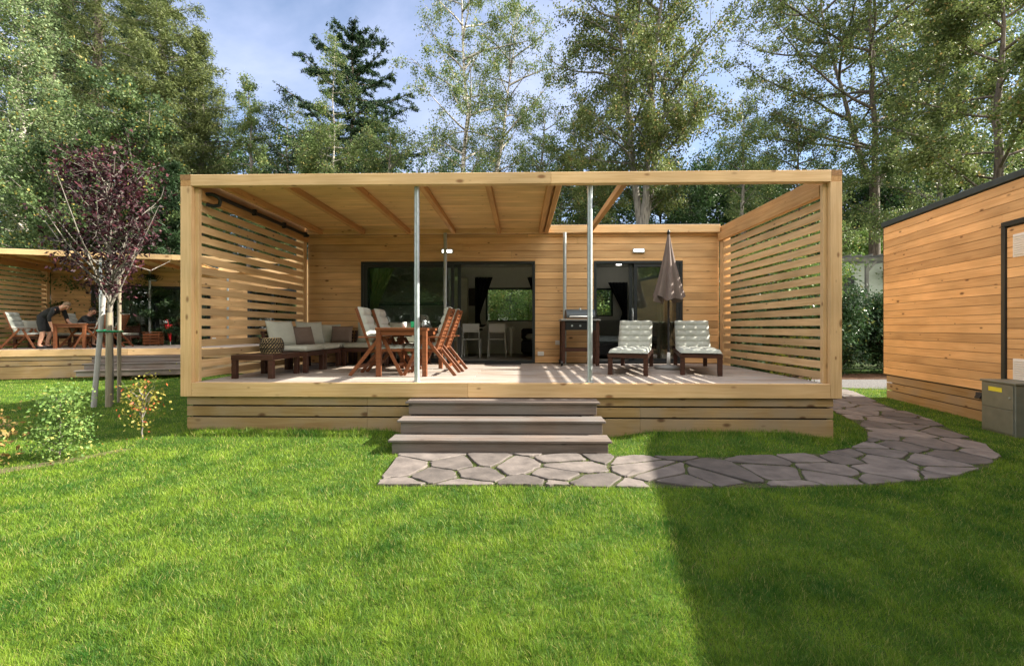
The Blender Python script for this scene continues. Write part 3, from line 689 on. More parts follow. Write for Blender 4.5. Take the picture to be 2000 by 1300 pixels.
# --- reclining chair: local +x is where the sitter faces
def make_chair(loc, rz, label, cushion=True):
    c = empty('reclining_chair', loc, rz, label, 'chair', 'brown wooden reclining chairs')
    for y in (-.25, .25):
        s_ = 1 if y > 0 else -1
        MB().beam((0, y, .0), (.46, y, .575), .022, .055, (0, 0, 1), .004).build('leg', M['brown'], c)
        MB().beam((.81, y-.024*s_, .0), (.52, y-.024*s_, .575), .022, .055, (0, 0, 1), .004).build('leg', M['brown'], c)
        MB().beam((.14, y, .600), (.64, y, .600), .05, .022, (0, 0, 1), .004).build('armrest', M['brown'], c)
    MB().beam((.02+.12, -.25, .14), (.02+.12, .25, .14), .022, .045).build('stretcher', M['brown'], c)
    MB().beam((.72, -.22, .16), (.72, .22, .16), .022, .045).build('stretcher', M['brown'], c)
    b = MB(); p0 = Vector((.335, 0, .36)); p1 = Vector((.085, 0, 1.05))
    for y in (-.205, .205): b.beam(p0+Vector((0, y, 0)), p1+Vector((0, y, 0)), .024, .045, (0, 0, 1), .003)
    for k in range(11):
        q = p0.lerp(p1, .08+k*.089); d = (p1-p0).normalized()
        b.beam(q+Vector((0, -.19, 0))-d*.022, q+Vector((0, -.19, 0))+d*.022, .0, .0) if False else None
        Mr = Matrix((Vector((0, 1, 0)), d, Vector((0, 1, 0)).cross(d))).transposed()
        b.cbox(q, (.385, .045, .014), Mr, .002)
    b.build('backrest', M['brown'], c)
    s = MB()
    for y in (-.20, .20): s.beam((.30, y, .385), (.80, y, .405), .022, .05, (0, 0, 1), .003)
    for k in range(7): s.box(.335+k*.068, .385+k*.068, -.188, .188, .400+k*.003, .415+k*.003, .002)
    s.build('seat', M['brown'], c)
    if cushion:
        q = MB()
        fold = [(.82, .425), (.36, .415), (.315, .47), (.112, 1.075)]
        # quilt works in y/z with width along x: rotate into x/z
        tmp = MB(); quilt(tmp, [(-f[0], f[1]) for f in fold], .44, .055, 2, None, 8)
        q.add([(-v[1], v[0], v[2]) for v in tmp.v], tmp.f, True)
        q.build('cushion', M['cushg'], c)
    return c
tab = make_table((-1.83, .73, FZ), 0, 'brown wooden dining table between reclining chairs on the middle terrace')
ch1 = make_chair((-2.66, 1.08, FZ), 0, 'reclining chair at the left side of the middle dining table, nearer the terrace edge')
def place_chair(x, y, rz, label, z=FZ, src=ch1): return dup(src, (x, y, z), rz, label)
place_chair(-2.62, 1.72, 0, 'reclining chair at the left side of the middle dining table, nearer the cabin wall')
place_chair(-1.02, 1.12, math.pi, 'reclining chair at the right side of the middle dining table, nearer the terrace edge')
place_chair(-.98, 1.74, math.pi, 'reclining chair at the right side of the middle dining table, nearer the open door')
# things on the table
tz = FZ+.747
def lathe_thing(name, loc, prof, mat, label, cat, n=20):
    o = MB().lathe(prof, n).build(name, mat); o.location = loc; return tag(o, label, cat)
lathe_thing('cup', (-1.92, 1.25, tz), [(0, 0), (.033, 0), (.038, .09), (.035, .09), (.03, .01), (0, .01)], M['white'], 'small white cup on the middle dining table', 'cup')
t = empty('napkin_holder', (-1.76, 1.32, tz), .3, 'green napkin holder standing on the middle dining table', 'napkin holder')
MB().box(-.07, .07, -.045, .045, 0, .012, .003).box(-.07, .07, -.045, -.035, .012, .10, .003).box(-.07, .07, .035, .045, .012, .10, .003).build('holder', M['green'], t)
MB().box(-.06, .06, -.030, .030, .014, .085, .004).build('napkins', M['white'], t)
j = empty('jug', (-1.60, 1.30, tz), 0, 'small glass jug on the middle dining table', 'jug')
MB().lathe([(0, 0), (.035, 0), (.045, .05), (.03, .10), (.035, .12), (.032, .12), (.027, .1), (.042, .05), (.032, .006), (0, .006)], 18).build('body', M['steel'], j)
MB().tube([(.03, 0, .10), (.075, 0, .095), (.075, 0, .045), (.044, 0, .04)], .006, 6).build('handle', M['steel'], j)
# --- corner sofa modules
def module(name, loc, w_, d_, label, cat, group, cushion=True, back=None):
    m = empty(name, loc, 0, label, cat, group)
    for x in (.04, w_-.04):
        for y in (.04, d_-.04): MB().box(x-.035, x+.035, y-.035, y+.035, 0, .27, .004).build('leg', M['dbrown'], m)
    f = MB(); f.box(0, w_, 0, .03, .272, .345, .004).box(0, w_, d_-.03, d_, .272, .345, .004).box(0, .03, .032, d_-.032, .272, .345, .004).box(w_-.03, w_, .032, d_-.032, .272, .345, .004)
    k = 0; y = .04
    while y < d_-.08: f.box(.032, w_-.032, y, y+.062, .325, .342, .002); y += .07
    f.build('seat_frame', M['dbrown'], m)
    if back:
        b = MB()
        for bk in back:
            if bk == 'x':     # along left edge, facing +x
                for y in (.05, d_-.05): b.beam((.03, y, .346), (-.075, y, .68), .03, .05, (0, 0, 1), .003)
                for k in range(5): b.beam((.028-.024*k, .0, .40+.066*k), (.028-.024*k, d_, .40+.066*k), .016, .05, (0, 0, 1), .003)
            else:
                for x in (.05, w_-.05): b.beam((x, d_-.03, .346), (x, d_+.05, .68), .03, .05, (0, 0, 1), .003)
                for k in range(5): b.beam((0, d_-.028+.018*k, .40+.066*k), (w_, d_-.028+.018*k, .40+.066*k), .016, .05, (0, 0, 1), .003)
        b.build('backrest', M['dbrown'], m)
    if cushion:
        cbm = MB(); cbm.cbox((w_/2, d_/2, .395), (w_-.02, d_-.01, .095), None, .03); o = cbm.build('seat_cushion', M['cush'], m)
        bv = o.modifiers.new('soft', 'BEVEL'); bv.width = .02; bv.segments = 3
        me = o.data
        for p in me.polygons: p.use_smooth = True
    return m
gp = 'dark brown outdoor sofa modules'
module('low_table', (-4.24, .40, FZ), .62, .80, 'low dark brown wooden table carrying the woven basket at the sofa end', 'low table', None, False)
module('sofa_module', (-4.22, 1.22, FZ), .70, .66, 'sofa seat along the left slatted screen, next to the low table with the basket', 'sofa seat', gp, back=['x'])
module('sofa_module', (-4.22, 1.90, FZ), .70, .66, 'sofa seat along the left slatted screen, second from the basket table', 'sofa seat', gp, back=['x'])
module('sofa_module', (-4.22, 2.58, FZ), .70, .62, 'corner sofa seat where the slatted screen meets the cabin wall', 'sofa seat', gp, back=['y'])
module('sofa_module', (-3.50, 2.58, FZ), .80, .62, 'sofa seat against the cabin wall, right of the corner', 'sofa seat', gp, back=['y'])
module('sofa_module', (-2.68, 2.58, FZ), .80, .62, 'sofa seat against the cabin wall behind the dining chairs', 'sofa seat', gp, back=['y'])
def rotm(rx, ry, rz): return (Matrix.Rotation(R(rz), 3, 'Z') @ Matrix.Rotation(R(ry), 3, 'Y') @ Matrix.Rotation(R(rx), 3, 'X'))
def put_pillow(loc, size, th, rx, rz, mat, label, name='cushion', grp='scatter cushions on the corner sofa'):
    o = pillow(MB(), (0, 0, 0), size[0], size[1], th).build(name, mat); o.location = loc
    o.rotation_euler = (rotm(rx, 0, rz)).to_euler(); tag(o, label, 'cushion', grp); return o
cz = FZ+.445
put_pillow((-4.13, 1.55, cz+.20), (.56, .46), .16, 76, 72, M['cush'], 'large pale green back cushion nearest the woven basket')
put_pillow((-3.98, 2.02, cz+.155), (.40, .36), .14, 68, 60, M['taupe'], 'taupe scatter cushion leaning between two pale cushions by the slatted screen')
put_pillow((-4.05, 2.42, cz+.20), (.52, .46), .16, 74, 52, M['cush'], 'pale green cushion in the corner of the sofa, between two taupe cushions')
put_pillow((-3.62, 2.86, cz+.165), (.42, .36), .13, 72, 8, M['taupe'], 'taupe scatter cushion leaning against the rear cushions right of the sofa corner')
put_pillow((-3.98, 3.02, cz+.17), (.5, .42), .14, 76, 20, M['cush'], 'pale green cushion standing deep in the sofa corner')
put_pillow((-3.08, 3.07, cz+.20), (.62, .44), .16, 78, 0, M['cush'], 'pale green back cushion against the cabin wall, right of the rear taupe cushion')
put_pillow((-2.40, 3.07, cz+.20), (.66, .44), .16, 78, 0, M['cush'], 'pale green back cushion against the cabin wall behind the dining chairs')
# --- basket
bk = empty('woven_basket', (-3.86, .80, FZ+.346), 0, 'round black and natural woven basket with rope handle on the low brown table', 'basket')
prof = [(.11, 0), (.135, .01), (.155, .06), (.162, .11), (.155, .17), (.135, .215), (.118, .235)]
MB().lathe([(0, .004)]+[(r-.012, z+.002) for r, z in prof]+[(r-.02, z) for r, z in prof[::-1]]+[(0, .012)], 24).build('body', M['basket_l'], bk)
def strands(mb, direction, off):
    for k in range(22):
        pts = []
        for i in range(13):
            t = i/12; zt = .235*t; r = np.interp(zt, [p[1] for p in prof], [p[0] for p in prof])
            th = 2*math.pi*k/22+direction*t*1.25+off; pts.append((r*math.cos(th)+.0, r*math.sin(th), zt+.002))
        mb.tube(pts, .0115 if direction > 0 else .0085, 5)
m_ = MB(); strands(m_, 1, 0); m_.build('weave', M['basket_d'], bk)
m_ = MB(); strands(m_, -1, .1)
for zz_, r_ in ((.012, .137), (.235, .12)): m_.tube([(r_*math.cos(2*math.pi*i/24), r_*math.sin(2*math.pi*i/24), zz_) for i in range(25)], .009, 6)
m_.build('weave', M['basket_l'], bk)
m_ = MB()
for z_ in (.08, .16): m_.tube([(.168*math.cos(2*math.pi*i/24), .168*math.sin(2*math.pi*i/24), z_) for i in range(25)], .005, 5)
m_.build('band', M['basket_d'], bk)
MB().tube([(-.13, -.02, .20), (-.17, -.05, .245), (-.14, -.07, .225), (-.11, -.04, .232)], .012, 7).build('handle', M['basket_d'], bk)
# --- sun loungers (foot end at local -y)
def make_lounger(loc, rz, label):
    l_ = empty('sun_lounger', loc, rz, label, 'sun lounger', 'dark brown sun loungers with pale quilted cushions')
    for x in (-.27, .27):
        for y in (.04, 1.86): MB().box(x-.035, x+.035, y-.035, y+.035, 0, .27, .004).build('leg', M['dbrown'], l_)
    f = MB(); f.box(-.31, .31, 0, .03, .272, .335, .004).box(-.31, .31, 1.90, 1.93, .272, .335, .004).box(-.31, -.28, .032, 1.898, .272, .335, .004).box(.28, .31, .032, 1.898, .272, .335, .004)
    y = .06
    while y < 1.30: f.box(-.278, .278, y, y+.05, .315, .332, .002); y += .062
    f.build('frame', M['dbrown'], l_)
    b = MB(); p0 = Vector((0, 1.34, .34)); p1 = Vector((0, 1.66, .84)); d = (p1-p0).normalized()
    for x in (-.255, .255): b.beam(p0+Vector((x, 0, 0)), p1+Vector((x, 0, 0)), .03, .03, (1, 0, 0), .003)
    for k in range(9): b.beam(p0.lerp(p1, .06+.11*k)+Vector((-.238, 0, 0)), p0.lerp(p1, .06+.11*k)+Vector((.238, 0, 0)), .014, .045, tuple(d), .002)
    b.beam((-.2, 1.55, .62), (-.2, 1.82, .34), .02, .02).beam((.2, 1.55, .62), (.2, 1.82, .34), .02, .02)
    b.build('backrest', M['dbrown'], l_)
    q = MB(); quilt(q, [(-.02, .35), (1.29, .352), (1.335, .40), (1.64, .875)], .60, .06, 3, None, 16); q.build('cushion', M['cushg'], l_)
    return l_
lg = make_lounger((1.66, .97, FZ), -R(19), 'sun lounger between the barbecue and the closed parasol')
dup(lg, (2.80, .97, FZ), -R(16), 'sun lounger between the closed parasol and the right slatted screen')
# --- parasol
pa = empty('parasol', (2.68, 2.12, FZ), 0, 'closed taupe parasol on a grey round base between the two sun loungers', 'parasol')
MB().lathe([(0, 0), (.24, 0), (.25, .02), (.245, .05), (.12, .065), (.045, .075), (0, .075)], 32).build('base', M['grey'], pa)
MB().lathe([(0, .30), (.03, .30), (.032, .07), (0, .07)], 16).build('sleeve', M['white'], pa)
MB().tube([(0, 0, .08), (0, 0, 2.44)], .02, 12).build('pole', M['black'], pa)
cn = MB()
rr = random.Random(4); ph = [rr.uniform(-.25, .25) for _ in range(9)]
def cfn(u, v):
    th = 2*math.pi*v; z = 2.46-1.20*u
    r = .022+.245*u**1.05; fold = .5+.5*math.cos(8*th+1.4*math.sin(2*th)+1.2*u); r *= .62+.46*fold*(.4+.6*u)+.08*math.sin(3*th+1)
    z += (.05*math.cos(5*th)+.05*fold-.03)*u**3
    return (r*math.cos(th), r*math.sin(th), z)
cn.surf(cfn, 28, 96, True, True)
cn.surf(lambda u, v: tuple(Vector(cfn(.98, v))*1.0 if u < .5 else Vector((0, 0, 1.5))*1+Vector(cfn(.5, v))*0) if False else cfn(1-.3*u, v)[:2]+(cfn(1, v)[2]+.15*u,), 2, 96, True, True)
cn.build('canopy', M['parasol'], pa)
MB().lathe([(0, 2.53), (.018, 2.52), (.026, 2.49), (.03, 2.45), (0, 2.45)], 14).build('finial', M['black'], pa)
st_ = MB(); st_.tube([(.20*math.cos(t*.5), .20*math.sin(t*.5), 1.62) for t in range(13)], .001, 4)
# --- barbecue trolley
bb = empty('barbecue', (.79, 2.66, FZ), 0, 'gas barbecue with black lid on a dark wooden trolley against the cabin wall', 'barbecue')
for x in (.035, .70):
    for y in (.035, .46): MB().box(x-.033, x+.033, y-.03, y+.03, (.05 if x < .1 else 0), .88, .004).build('leg', M['dbrown'], bb)
MB().box(-.015, .755, -.02, .51, .882, .915, .004).build('worktop', M['grey'], bb)
sh = MB().box(.07, .665, .02, .05, .28, .34, .003).box(.07, .665, .44, .47, .28, .34, .003)
for k in range(6): sh.box(.07, .665, .06+k*.063, .11+k*.063, .30, .318, .002)
sh.build('shelf', M['dbrown'], bb)
pn = MB().box(.07, .665, .0, .03, .70, .86, .004).build('control_panel', M['black'], bb)
for k in range(3): MB().tube([(.20+k*.16, 0, .785), (.20+k*.16, -.025, .785)], .02, 12).build('knob', M['steel'], pn)
fb_ = MB().box(.07, .665, .03, .46, .72, .88, .01).build('firebox', M['black'], bb)
ld = MB(); 
def lidf(u, v):
    th = math.pi*(.02+.96*u); return (.10+.56*v, .25-.22*math.cos(th), .917+.20*math.sin(th)**.8)
ld.surf(lidf, 14, 4, True, True)
for xx in (.10, .66):
    pts = [lidf(i/14, 0 if xx < .3 else 1) for i in range(15)]; ld.add([(xx, .25, .917)]+pts, [tuple(range(16)) if xx > .3 else tuple(range(16))[::-1]])
ld = ld.build('lid', plain('lid_enamel', (.012, .02, .026), .4), bb)
MB().tube([(.16, .01, .96), (.16, -.02, .965), (.60, -.02, .965), (.60, .01, .96)], .011, 8).build('handle', M['white'], ld)
MB().tube([(.38, .20, 1.115), (.38, .20, 1.135)], .022, 12).build('thermometer', M['steel'], ld)
for y in (.035, .46): MB().tube([(-.012, y, .05), (.012+.01, y, .05)], .05, 20).build('wheel', M['black'], bb)
# --- retracted awning under left side beam
aw = empty('folded_awning', (-4.38, .2, 3.36), 0, 'black folded awning rail with curved bracket under the roof by the left slatted screen', 'awning')
MB().tube([(0, .05, .0), (.0, 2.8, .0)], .030, 10).build('roller_tube', M['black'], aw)
MB().tube([(-.13, .0, -.0), (0, .02, 0), (.05, .06, -.02), (.065, .09, -.07), (.045, .10, -.13), (-.02, .08, -.15), (-.10, .03, -.14)], .026, 10).build('bracket', M['black'], aw)
for y in (1.0, 1.9, 2.7): MB().box(-.035, .035, y-.02, y+.02, -.05, .05, .004).build('clamp', M['black'], aw)
# doormat
dm = MB().box(-.75, 0, 2.98, 3.24, 0, .014, .004).build('doormat', M['dgrey']); dm.location = (0, 0, FZ); tag(dm, 'dark doormat lying in front of the open glass door', 'doormat')

# ------------------------------------------------------------------ interiors
def curtain(loc, w_, h, mat, label, waves=7, tie=None, group='curtains'):
    m = MB()
    def fn(u, v):
        x = (u-.5)*w_; z = h*(1-v)
        if tie:
            k = np.interp(v, [0, .62, .75, 1], [1, .35, .25, .45]); x = x*k+tie*(1-k)*w_/2
        return (x, .035*math.sin(u*waves*2*math.pi)+.012*math.sin(u*waves*4.3+2), z)
    m.surf(fn, waves*8, 14, True)
    o = m.build('curtain', mat); o.location = loc; tag(o, label, 'curtain', group); return o
curtain((-3.02, 3.50, 1.30), .62, 1.55, M['curt'], 'pale yellow green curtain tied back behind the left glass pane of the middle cabin', 6, -1)
curtain((-1.06, 6.50, 1.40), .50, 1.50, M['curtd'], 'dark curtain left of the living room back window', 6, -1)
curtain((.42, 6.50, 1.40), .50, 1.50, M['curtd'], 'dark curtain right of the living room back window', 6, 1)
curtain((2.72, 6.50, 1.60), .55, 1.15, M['curtd'], 'dark curtain beside the bedroom back window', 6, 1)
curtain((3.08, 3.62, .80), .30, 2.0, M['curtw'], 'white curtain at the right edge of the bedroom glass door', 4)
def inner_chair(loc, rz, label):
    c = empty('kitchen_chair', loc, rz, label, 'chair', 'white chairs inside the cabin')
    for x in (-.2, .2): MB().tube([(x*1.12, -.22, 0), (x, -.18, .44), (x*.98, -.20, .84)], .015, 8).build('leg', M['white'], c); MB().tube([(x*1.1, .24, 0), (x, .19, .43)], .015, 8).build('leg', M['white'], c)
    MB().box(-.22, .22, -.20, .22, .435, .46, .01).build('seat', M['white'], c)
    MB().box(-.205, .205, -.215, -.19, .62, .84, .01).build('backrest', M['white'], c)
    return c
k1 = inner_chair((-1.24, 5.05, .735), 0, 'white kitchen chair at the indoor table, the left one of the pair')
dup(k1, (-.60, 5.05, .735), 0, 'white kitchen chair at the indoor table, the right one of the pair')
it = empty('kitchen_table', (-.95, 5.65, .735), 0, 'white table inside the cabin behind two white chairs', 'table')
MB().box(-.72, .72, -.4, .4, .72, .75, .005).build('tabletop', M['white'], it)
for x in (-.68, .68):
    for y in (-.36, .36): MB().box(x-.025, x+.025, y-.025, y+.025, 0, .72, .003).build('leg', M['white'], it)
lathe_thing('bowl', (-1.05, 5.6, 1.486), [(0, 0), (.05, 0), (.12, .05), (.13, .07), (.12, .07), (.05, .012), (0, .012)], M['dgrey'], 'dark bowl on the white indoor table', 'bowl')
for bx_ in (-1.35, -.9): lathe_thing('bottle', (bx_, 5.75, 1.486), [(0, 0), (.03, 0), (.032, .1), (.012, .15), (.012, .2), (0, .2)], M['white'], 'slim white bottle on the indoor table, %s of the dark bowl' % ('left' if bx_ < -1 else 'right'), 'bottle')
kc = empty('kitchen_unit', (-3.3, 6.15, .735), 0, 'kitchen unit with white worktop and shelves seen through the left glass pane', 'kitchen unit')
MB().box(-.9, 1.35, -.05, .45, 0, .88, .004).build('base_cupboard', M['grey'], kc)
MB().box(-.92, 1.37, -.08, .46, .882, .92, .004).build('worktop', M['white'], kc)
MB().box(-.9, 1.35, .12, .46, 1.45, 2.05, .004).build('wall_cupboard', plain('beige_laminate', (.60, .57, .42), .5), kc)
q = MB()
for k in range(9): q.lathe([(0, 0), (.04, 0), (.045, .14+.05*(k % 3)), (0, .14+.05*(k % 3))], 10, (-.75+k*.23, .25, .921))
q.build('jar', M['white'], kc)
MB().box(-.9, 1.35, .2, .4, 1.38, 1.40, .003).build('shelf', M['black'], kc)
tw = MB().box(-.26, .26, -.06, .06, 0, 2.1, .004).build('wardrobe', plain('cream_laminate', (.55, .53, .42), .5)); tw.location = (-1.72, 6.1, .735); tag(tw, 'tall cream cupboard left of the picture inside the middle cabin', 'cupboard')
pc = MB().box(-.2, .2, -.02, 0, 0, .5, .006).box(-.16, .16, -.028, -.021, .05, .45).build('picture', plain('dark_picture', (.045, .03, .02), .5, var=.6, scale=14)); pc.location = (-1.30, 6.60, 2.1); tag(pc, 'small dark picture on the white wall inside the middle cabin', 'picture')
sf = empty('indoor_sofa', (.35, 5.7, .735), 0, 'dark indoor sofa with pale cushion beside the kitchen table', 'sofa')
MB().box(-.35, .5, -.5, .7, .08, .40, .05).build('seat', M['dgrey'], sf); MB().box(-.35, .5, .55, .8, .41, .72, .05).build('backrest', M['dgrey'], sf)
pillow(MB(), (0, -.1, .5), .5, .4, .16).build('cushion', M['cushg'], sf)
bd = empty('bed', (2.35, 5.3, .735), 0, 'dark bed with pale cover inside the bedroom door', 'bed')
MB().box(-1.1, 1.2, -.75, .9, .05, .36, .05).build('base', M['dgrey'], bd)
o = MB().cbox((.05, .1, .44), (2.2, 1.55, .16), None, .05).build('mattress', plain('pale_blue_bedcover', (.30, .35, .38), .9), bd)
MB().box(-1.2, 1.25, .95, 1.02, 0, .95, .01).build('headboard', M['grey'], bd)
clp = empty('ceiling_lamp', (-.5, 5.4, 3.2), 0, 'round white ceiling lamp inside the middle cabin', 'lamp'); MB().lathe([(0, -.12), (.10, -.11), (.15, -.06), (.15, 0), (0, 0)], 24).build('lamp_shade', M['white'], clp)
clp = empty('ceiling_lamp', (2.62, 5.9, 3.2), 0, 'small lit ceiling spot inside the bedroom', 'lamp'); MB().lathe([(0, -.05), (.07, -.045), (.08, 0), (0, 0)], 20).build('lamp_shade', M['lamp'], clp)

# ------------------------------------------------------------------ neighbour terrace furniture
dup(tab, nb(-2.45, .55, FZ), NR, 'brown wooden dining table on the neighbouring terrace, with a person leaning over it')
nch = [(-4.05, .75, 0, 'empty reclining chair standing left of the leaning person'), (-1.62, .95, math.pi, 'reclining chair right of the neighbouring table, nearer the steps'),
       (-1.45, 1.60, math.pi, 'reclining chair right of the neighbouring table, nearer its glass door'), (-3.02, 1.35, 0, 'reclining chair carrying the seated person on the neighbouring terrace')]
for x, y, a_, lb in nch: dup(ch1, nb(x, y, FZ), NR+a_, lb)
for o in children(bpy.data.objects['sofa_module'])[:0]: pass
srcs = [o for o in bpy.data.objects if o.name.startswith('sofa_module') and o.parent is None]
srcs.sort(key=lambda o: (o.location.x, o.location.y))
lbs = ['sofa seat on the neighbouring terrace by its slatted screen, at the photo edge', 'sofa seat on the neighbouring terrace by its slatted screen, behind the empty chair']
for s_, p_, lb in zip(srcs[:2], ((-4.22, 1.22), (-4.22, 1.90)), lbs): dup(s_, nb(p_[0], p_[1], FZ), NR, lb)
for s_, p_, lb in zip(srcs[-2:], ((-3.50, 2.58), (-2.68, 2.58)), ('sofa seat against the neighbouring cabin wall behind the leaning person', 'sofa seat against the neighbouring cabin wall behind the seated person')): dup(s_, nb(p_[0], p_[1], FZ), NR, lb)
for i_, (px_, py_) in enumerate(((-3.95, 1.55), (-3.1, 3.03))):
    o = pillow(MB(), (0, 0, 0), .62, .44, .16).build('cushion', M['cush']); o.location = nb(px_, py_, cz+.2)
    o.rotation_euler = (Matrix.Rotation(NR, 3, 'Z') @ rotm(76, 0, 80 if i_ == 0 else 0)).to_euler()
    tag(o, ['pale back cushion on the neighbouring sofa at the photo edge', 'pale back cushion behind the leaning person'][i_], 'cushion', 'cushions on the neighbouring sofa')
lathe_thing('plate', nb(-2.35, .95, tz), [(0, 0), (.06, 0), (.11, .02), (.11, .025), (.05, .008), (0, .008)], M['white'], 'white dish on the neighbouring dining table', 'plate')
for x_, wd_ in ((-2.1, .95), (-.95, 1.0), (.0, .5)):
    o = curtain(nb(x_, 3.49, .80), wd_, 2.0, M['curtw'], {-2.1: 'pale curtain hanging behind the left pane of the neighbouring glass door', -.95: 'white curtain behind the middle of the neighbouring glass door', .0: 'white curtain at the right end of the neighbouring glass door'}[x_], 6)
    o.rotation_euler = (0, 0, NR)
cr = empty('wooden_crate', nb(-1.28, 2.75, FZ), NR, 'low brown wooden storage box beside the red umbrella', 'box')
q = MB()
for k in range(4): q.box(-.25, .25, -.16, -.145, .04+k*.1, .12+k*.1, .003).box(-.25, .25, .145, .16, .04+k*.1, .12+k*.1, .003).box(-.25, -.235, -.144, .144, .04+k*.1, .12+k*.1, .003).box(.235, .25, -.144, .144, .04+k*.1, .12+k*.1, .003)
q.build('slats', M['brown'], cr); MB().box(-.27, .27, -.18, .18, .45, .475, .004).build('lid', M['brown'], cr)
for sx in (-.225, .2):
    for sy in (-.142, .117): MB().box(sx, sx+.025, sy, sy+.025, 0, .448).build('leg', M['brown'], cr)
ru = empty('umbrella', nb(-.83, 2.9, FZ), NR, 'closed red umbrella leaning against the neighbouring glass door', 'umbrella')
q = MB()
def ufn(u, v):
    th = 2*math.pi*v; z = .12+.62*u; r = .015+.085*u*(1+.25*math.cos(8*th)); return (r*math.cos(th)-.10*u, r*math.sin(th)+.1*u, z)
q.surf(ufn, 12, 48, True); q.build('canopy', M['red'], ru)
MB().tube([(.0, 0, .0), (.0, 0, .13)], .012, 8).build('tip', M['white'], ru)
MB().tube([(-.10, .1, .70), (-.14, .13, .88), (-.18, .13, .93), (-.21, .13, .88)], .012, 8).build('handle', M['red'], ru)

# ------------------------------------------------------------------ people
def skin(name, pts, edges, mat, parent, root=0, sub=2):
    me = bpy.data.meshes.new(name); keys = list(pts); me.from_pydata([pts[k][0] for k in keys], [(keys.index(a_), keys.index(b_)) for a_, b_ in edges], [])
    o = bpy.data.objects.new(name, me); C.objects.link(o)
    o.modifiers.new('s', 'SKIN'); sm_ = o.modifiers.new('d', 'SUBSURF'); sm_.levels = sub; sm_.render_levels = sub
    if not me.skin_vertices: me.skin_vertices.new() if hasattr(me.skin_vertices, 'new') else None
    lay = me.skin_vertices[0].data
    for i, k in enumerate(keys):
        r = pts[k][1]; lay[i].radius = (r if hasattr(r, '__len__') else (r, r)); lay[i].use_root = (i == root)
    bpy.context.view_layer.update()
    dg = bpy.context.evaluated_depsgraph_get(); m2 = bpy.data.meshes.new_from_object(o.evaluated_get(dg)); bpy.data.objects.remove(o)
    return link_mesh(name, m2, mat, parent, True)
def hand(mb, w_, d, up, s=1.0, mirror=1):
    """palm with curled fingers at wrist w_, pointing d"""
    w_ = Vector(w_); d = Vector(d).normalized(); up = Vector(up).normalized(); sd = d.cross(up)*mirror
    mb.cbox(w_+d*.045*s, (.09*s, .08*s, .028*s), Matrix((d, sd, d.cross(sd))).transposed(), .01)
    for k, L_ in enumerate((.07, .08, .075, .058)):
        o_ = w_+d*.085*s+sd*(-.03+.02*k)*s; p1 = o_+d*L_*.5*s-up*.006; p2 = p1+d*L_*.35*s-up*.022*s; mb.tube([o_, p1, p2], [.010*s, .009*s, .007*s], 6)
    o_ = w_+d*.03*s-sd*.04*s; mb.tube([o_, o_+d*.03*s-sd*.025*s, o_+d*.06*s-sd*.028*s-up*.01], [.012*s, .010*s, .008*s], 6)
def person(loc, rz, label, J, hairm, clothm, longhair=False, pants=True):
    p = empty('person', loc, rz, label, 'person')
    V3 = Vector
    P = {k: (V3(v[0]), v[1]) for k, v in J.items()}
    E = [('pel', 'waist'), ('waist', 'chest'), ('chest', 'neck'), ('neck', 'skull'), ('skull', 'crown')]
    for s_ in 'LR':
        E += [('chest', 'sh'+s_), ('sh'+s_, 'el'+s_), ('el'+s_, 'wr'+s_), ('wr'+s_, 'hd'+s_), ('pel', 'hip'+s_), ('hip'+s_, 'kn'+s_), ('kn'+s_, 'an'+s_), ('an'+s_, 'toe'+s_)]
    thin = lambda k, q: (tuple(c_*.72 for c_ in q) if hasattr(q, '__len__') else q*.78) if k[:3] in ('pel', 'wai', 'che', 'hip', 'shL', 'shR') else q
    body = skin('body', {k: (P[k][0], thin(k, P[k][1])) for k in P}, E, M['skin'], p)
    # fingers, nose and ears join the body mesh
    extra = MB()
    for s_ in 'LR':
        d = P['hd'+s_][0]-P['wr'+s_][0]; hand(extra, P['wr'+s_][0], d, (0, .3, 1), 1.0, 1 if s_ == 'L' else -1)
    hc = P['skull'][0]; f = V3(J['face'][0]).normalized() if 'face' in J else V3((1, 0, 0))
    return p, body, extra, P
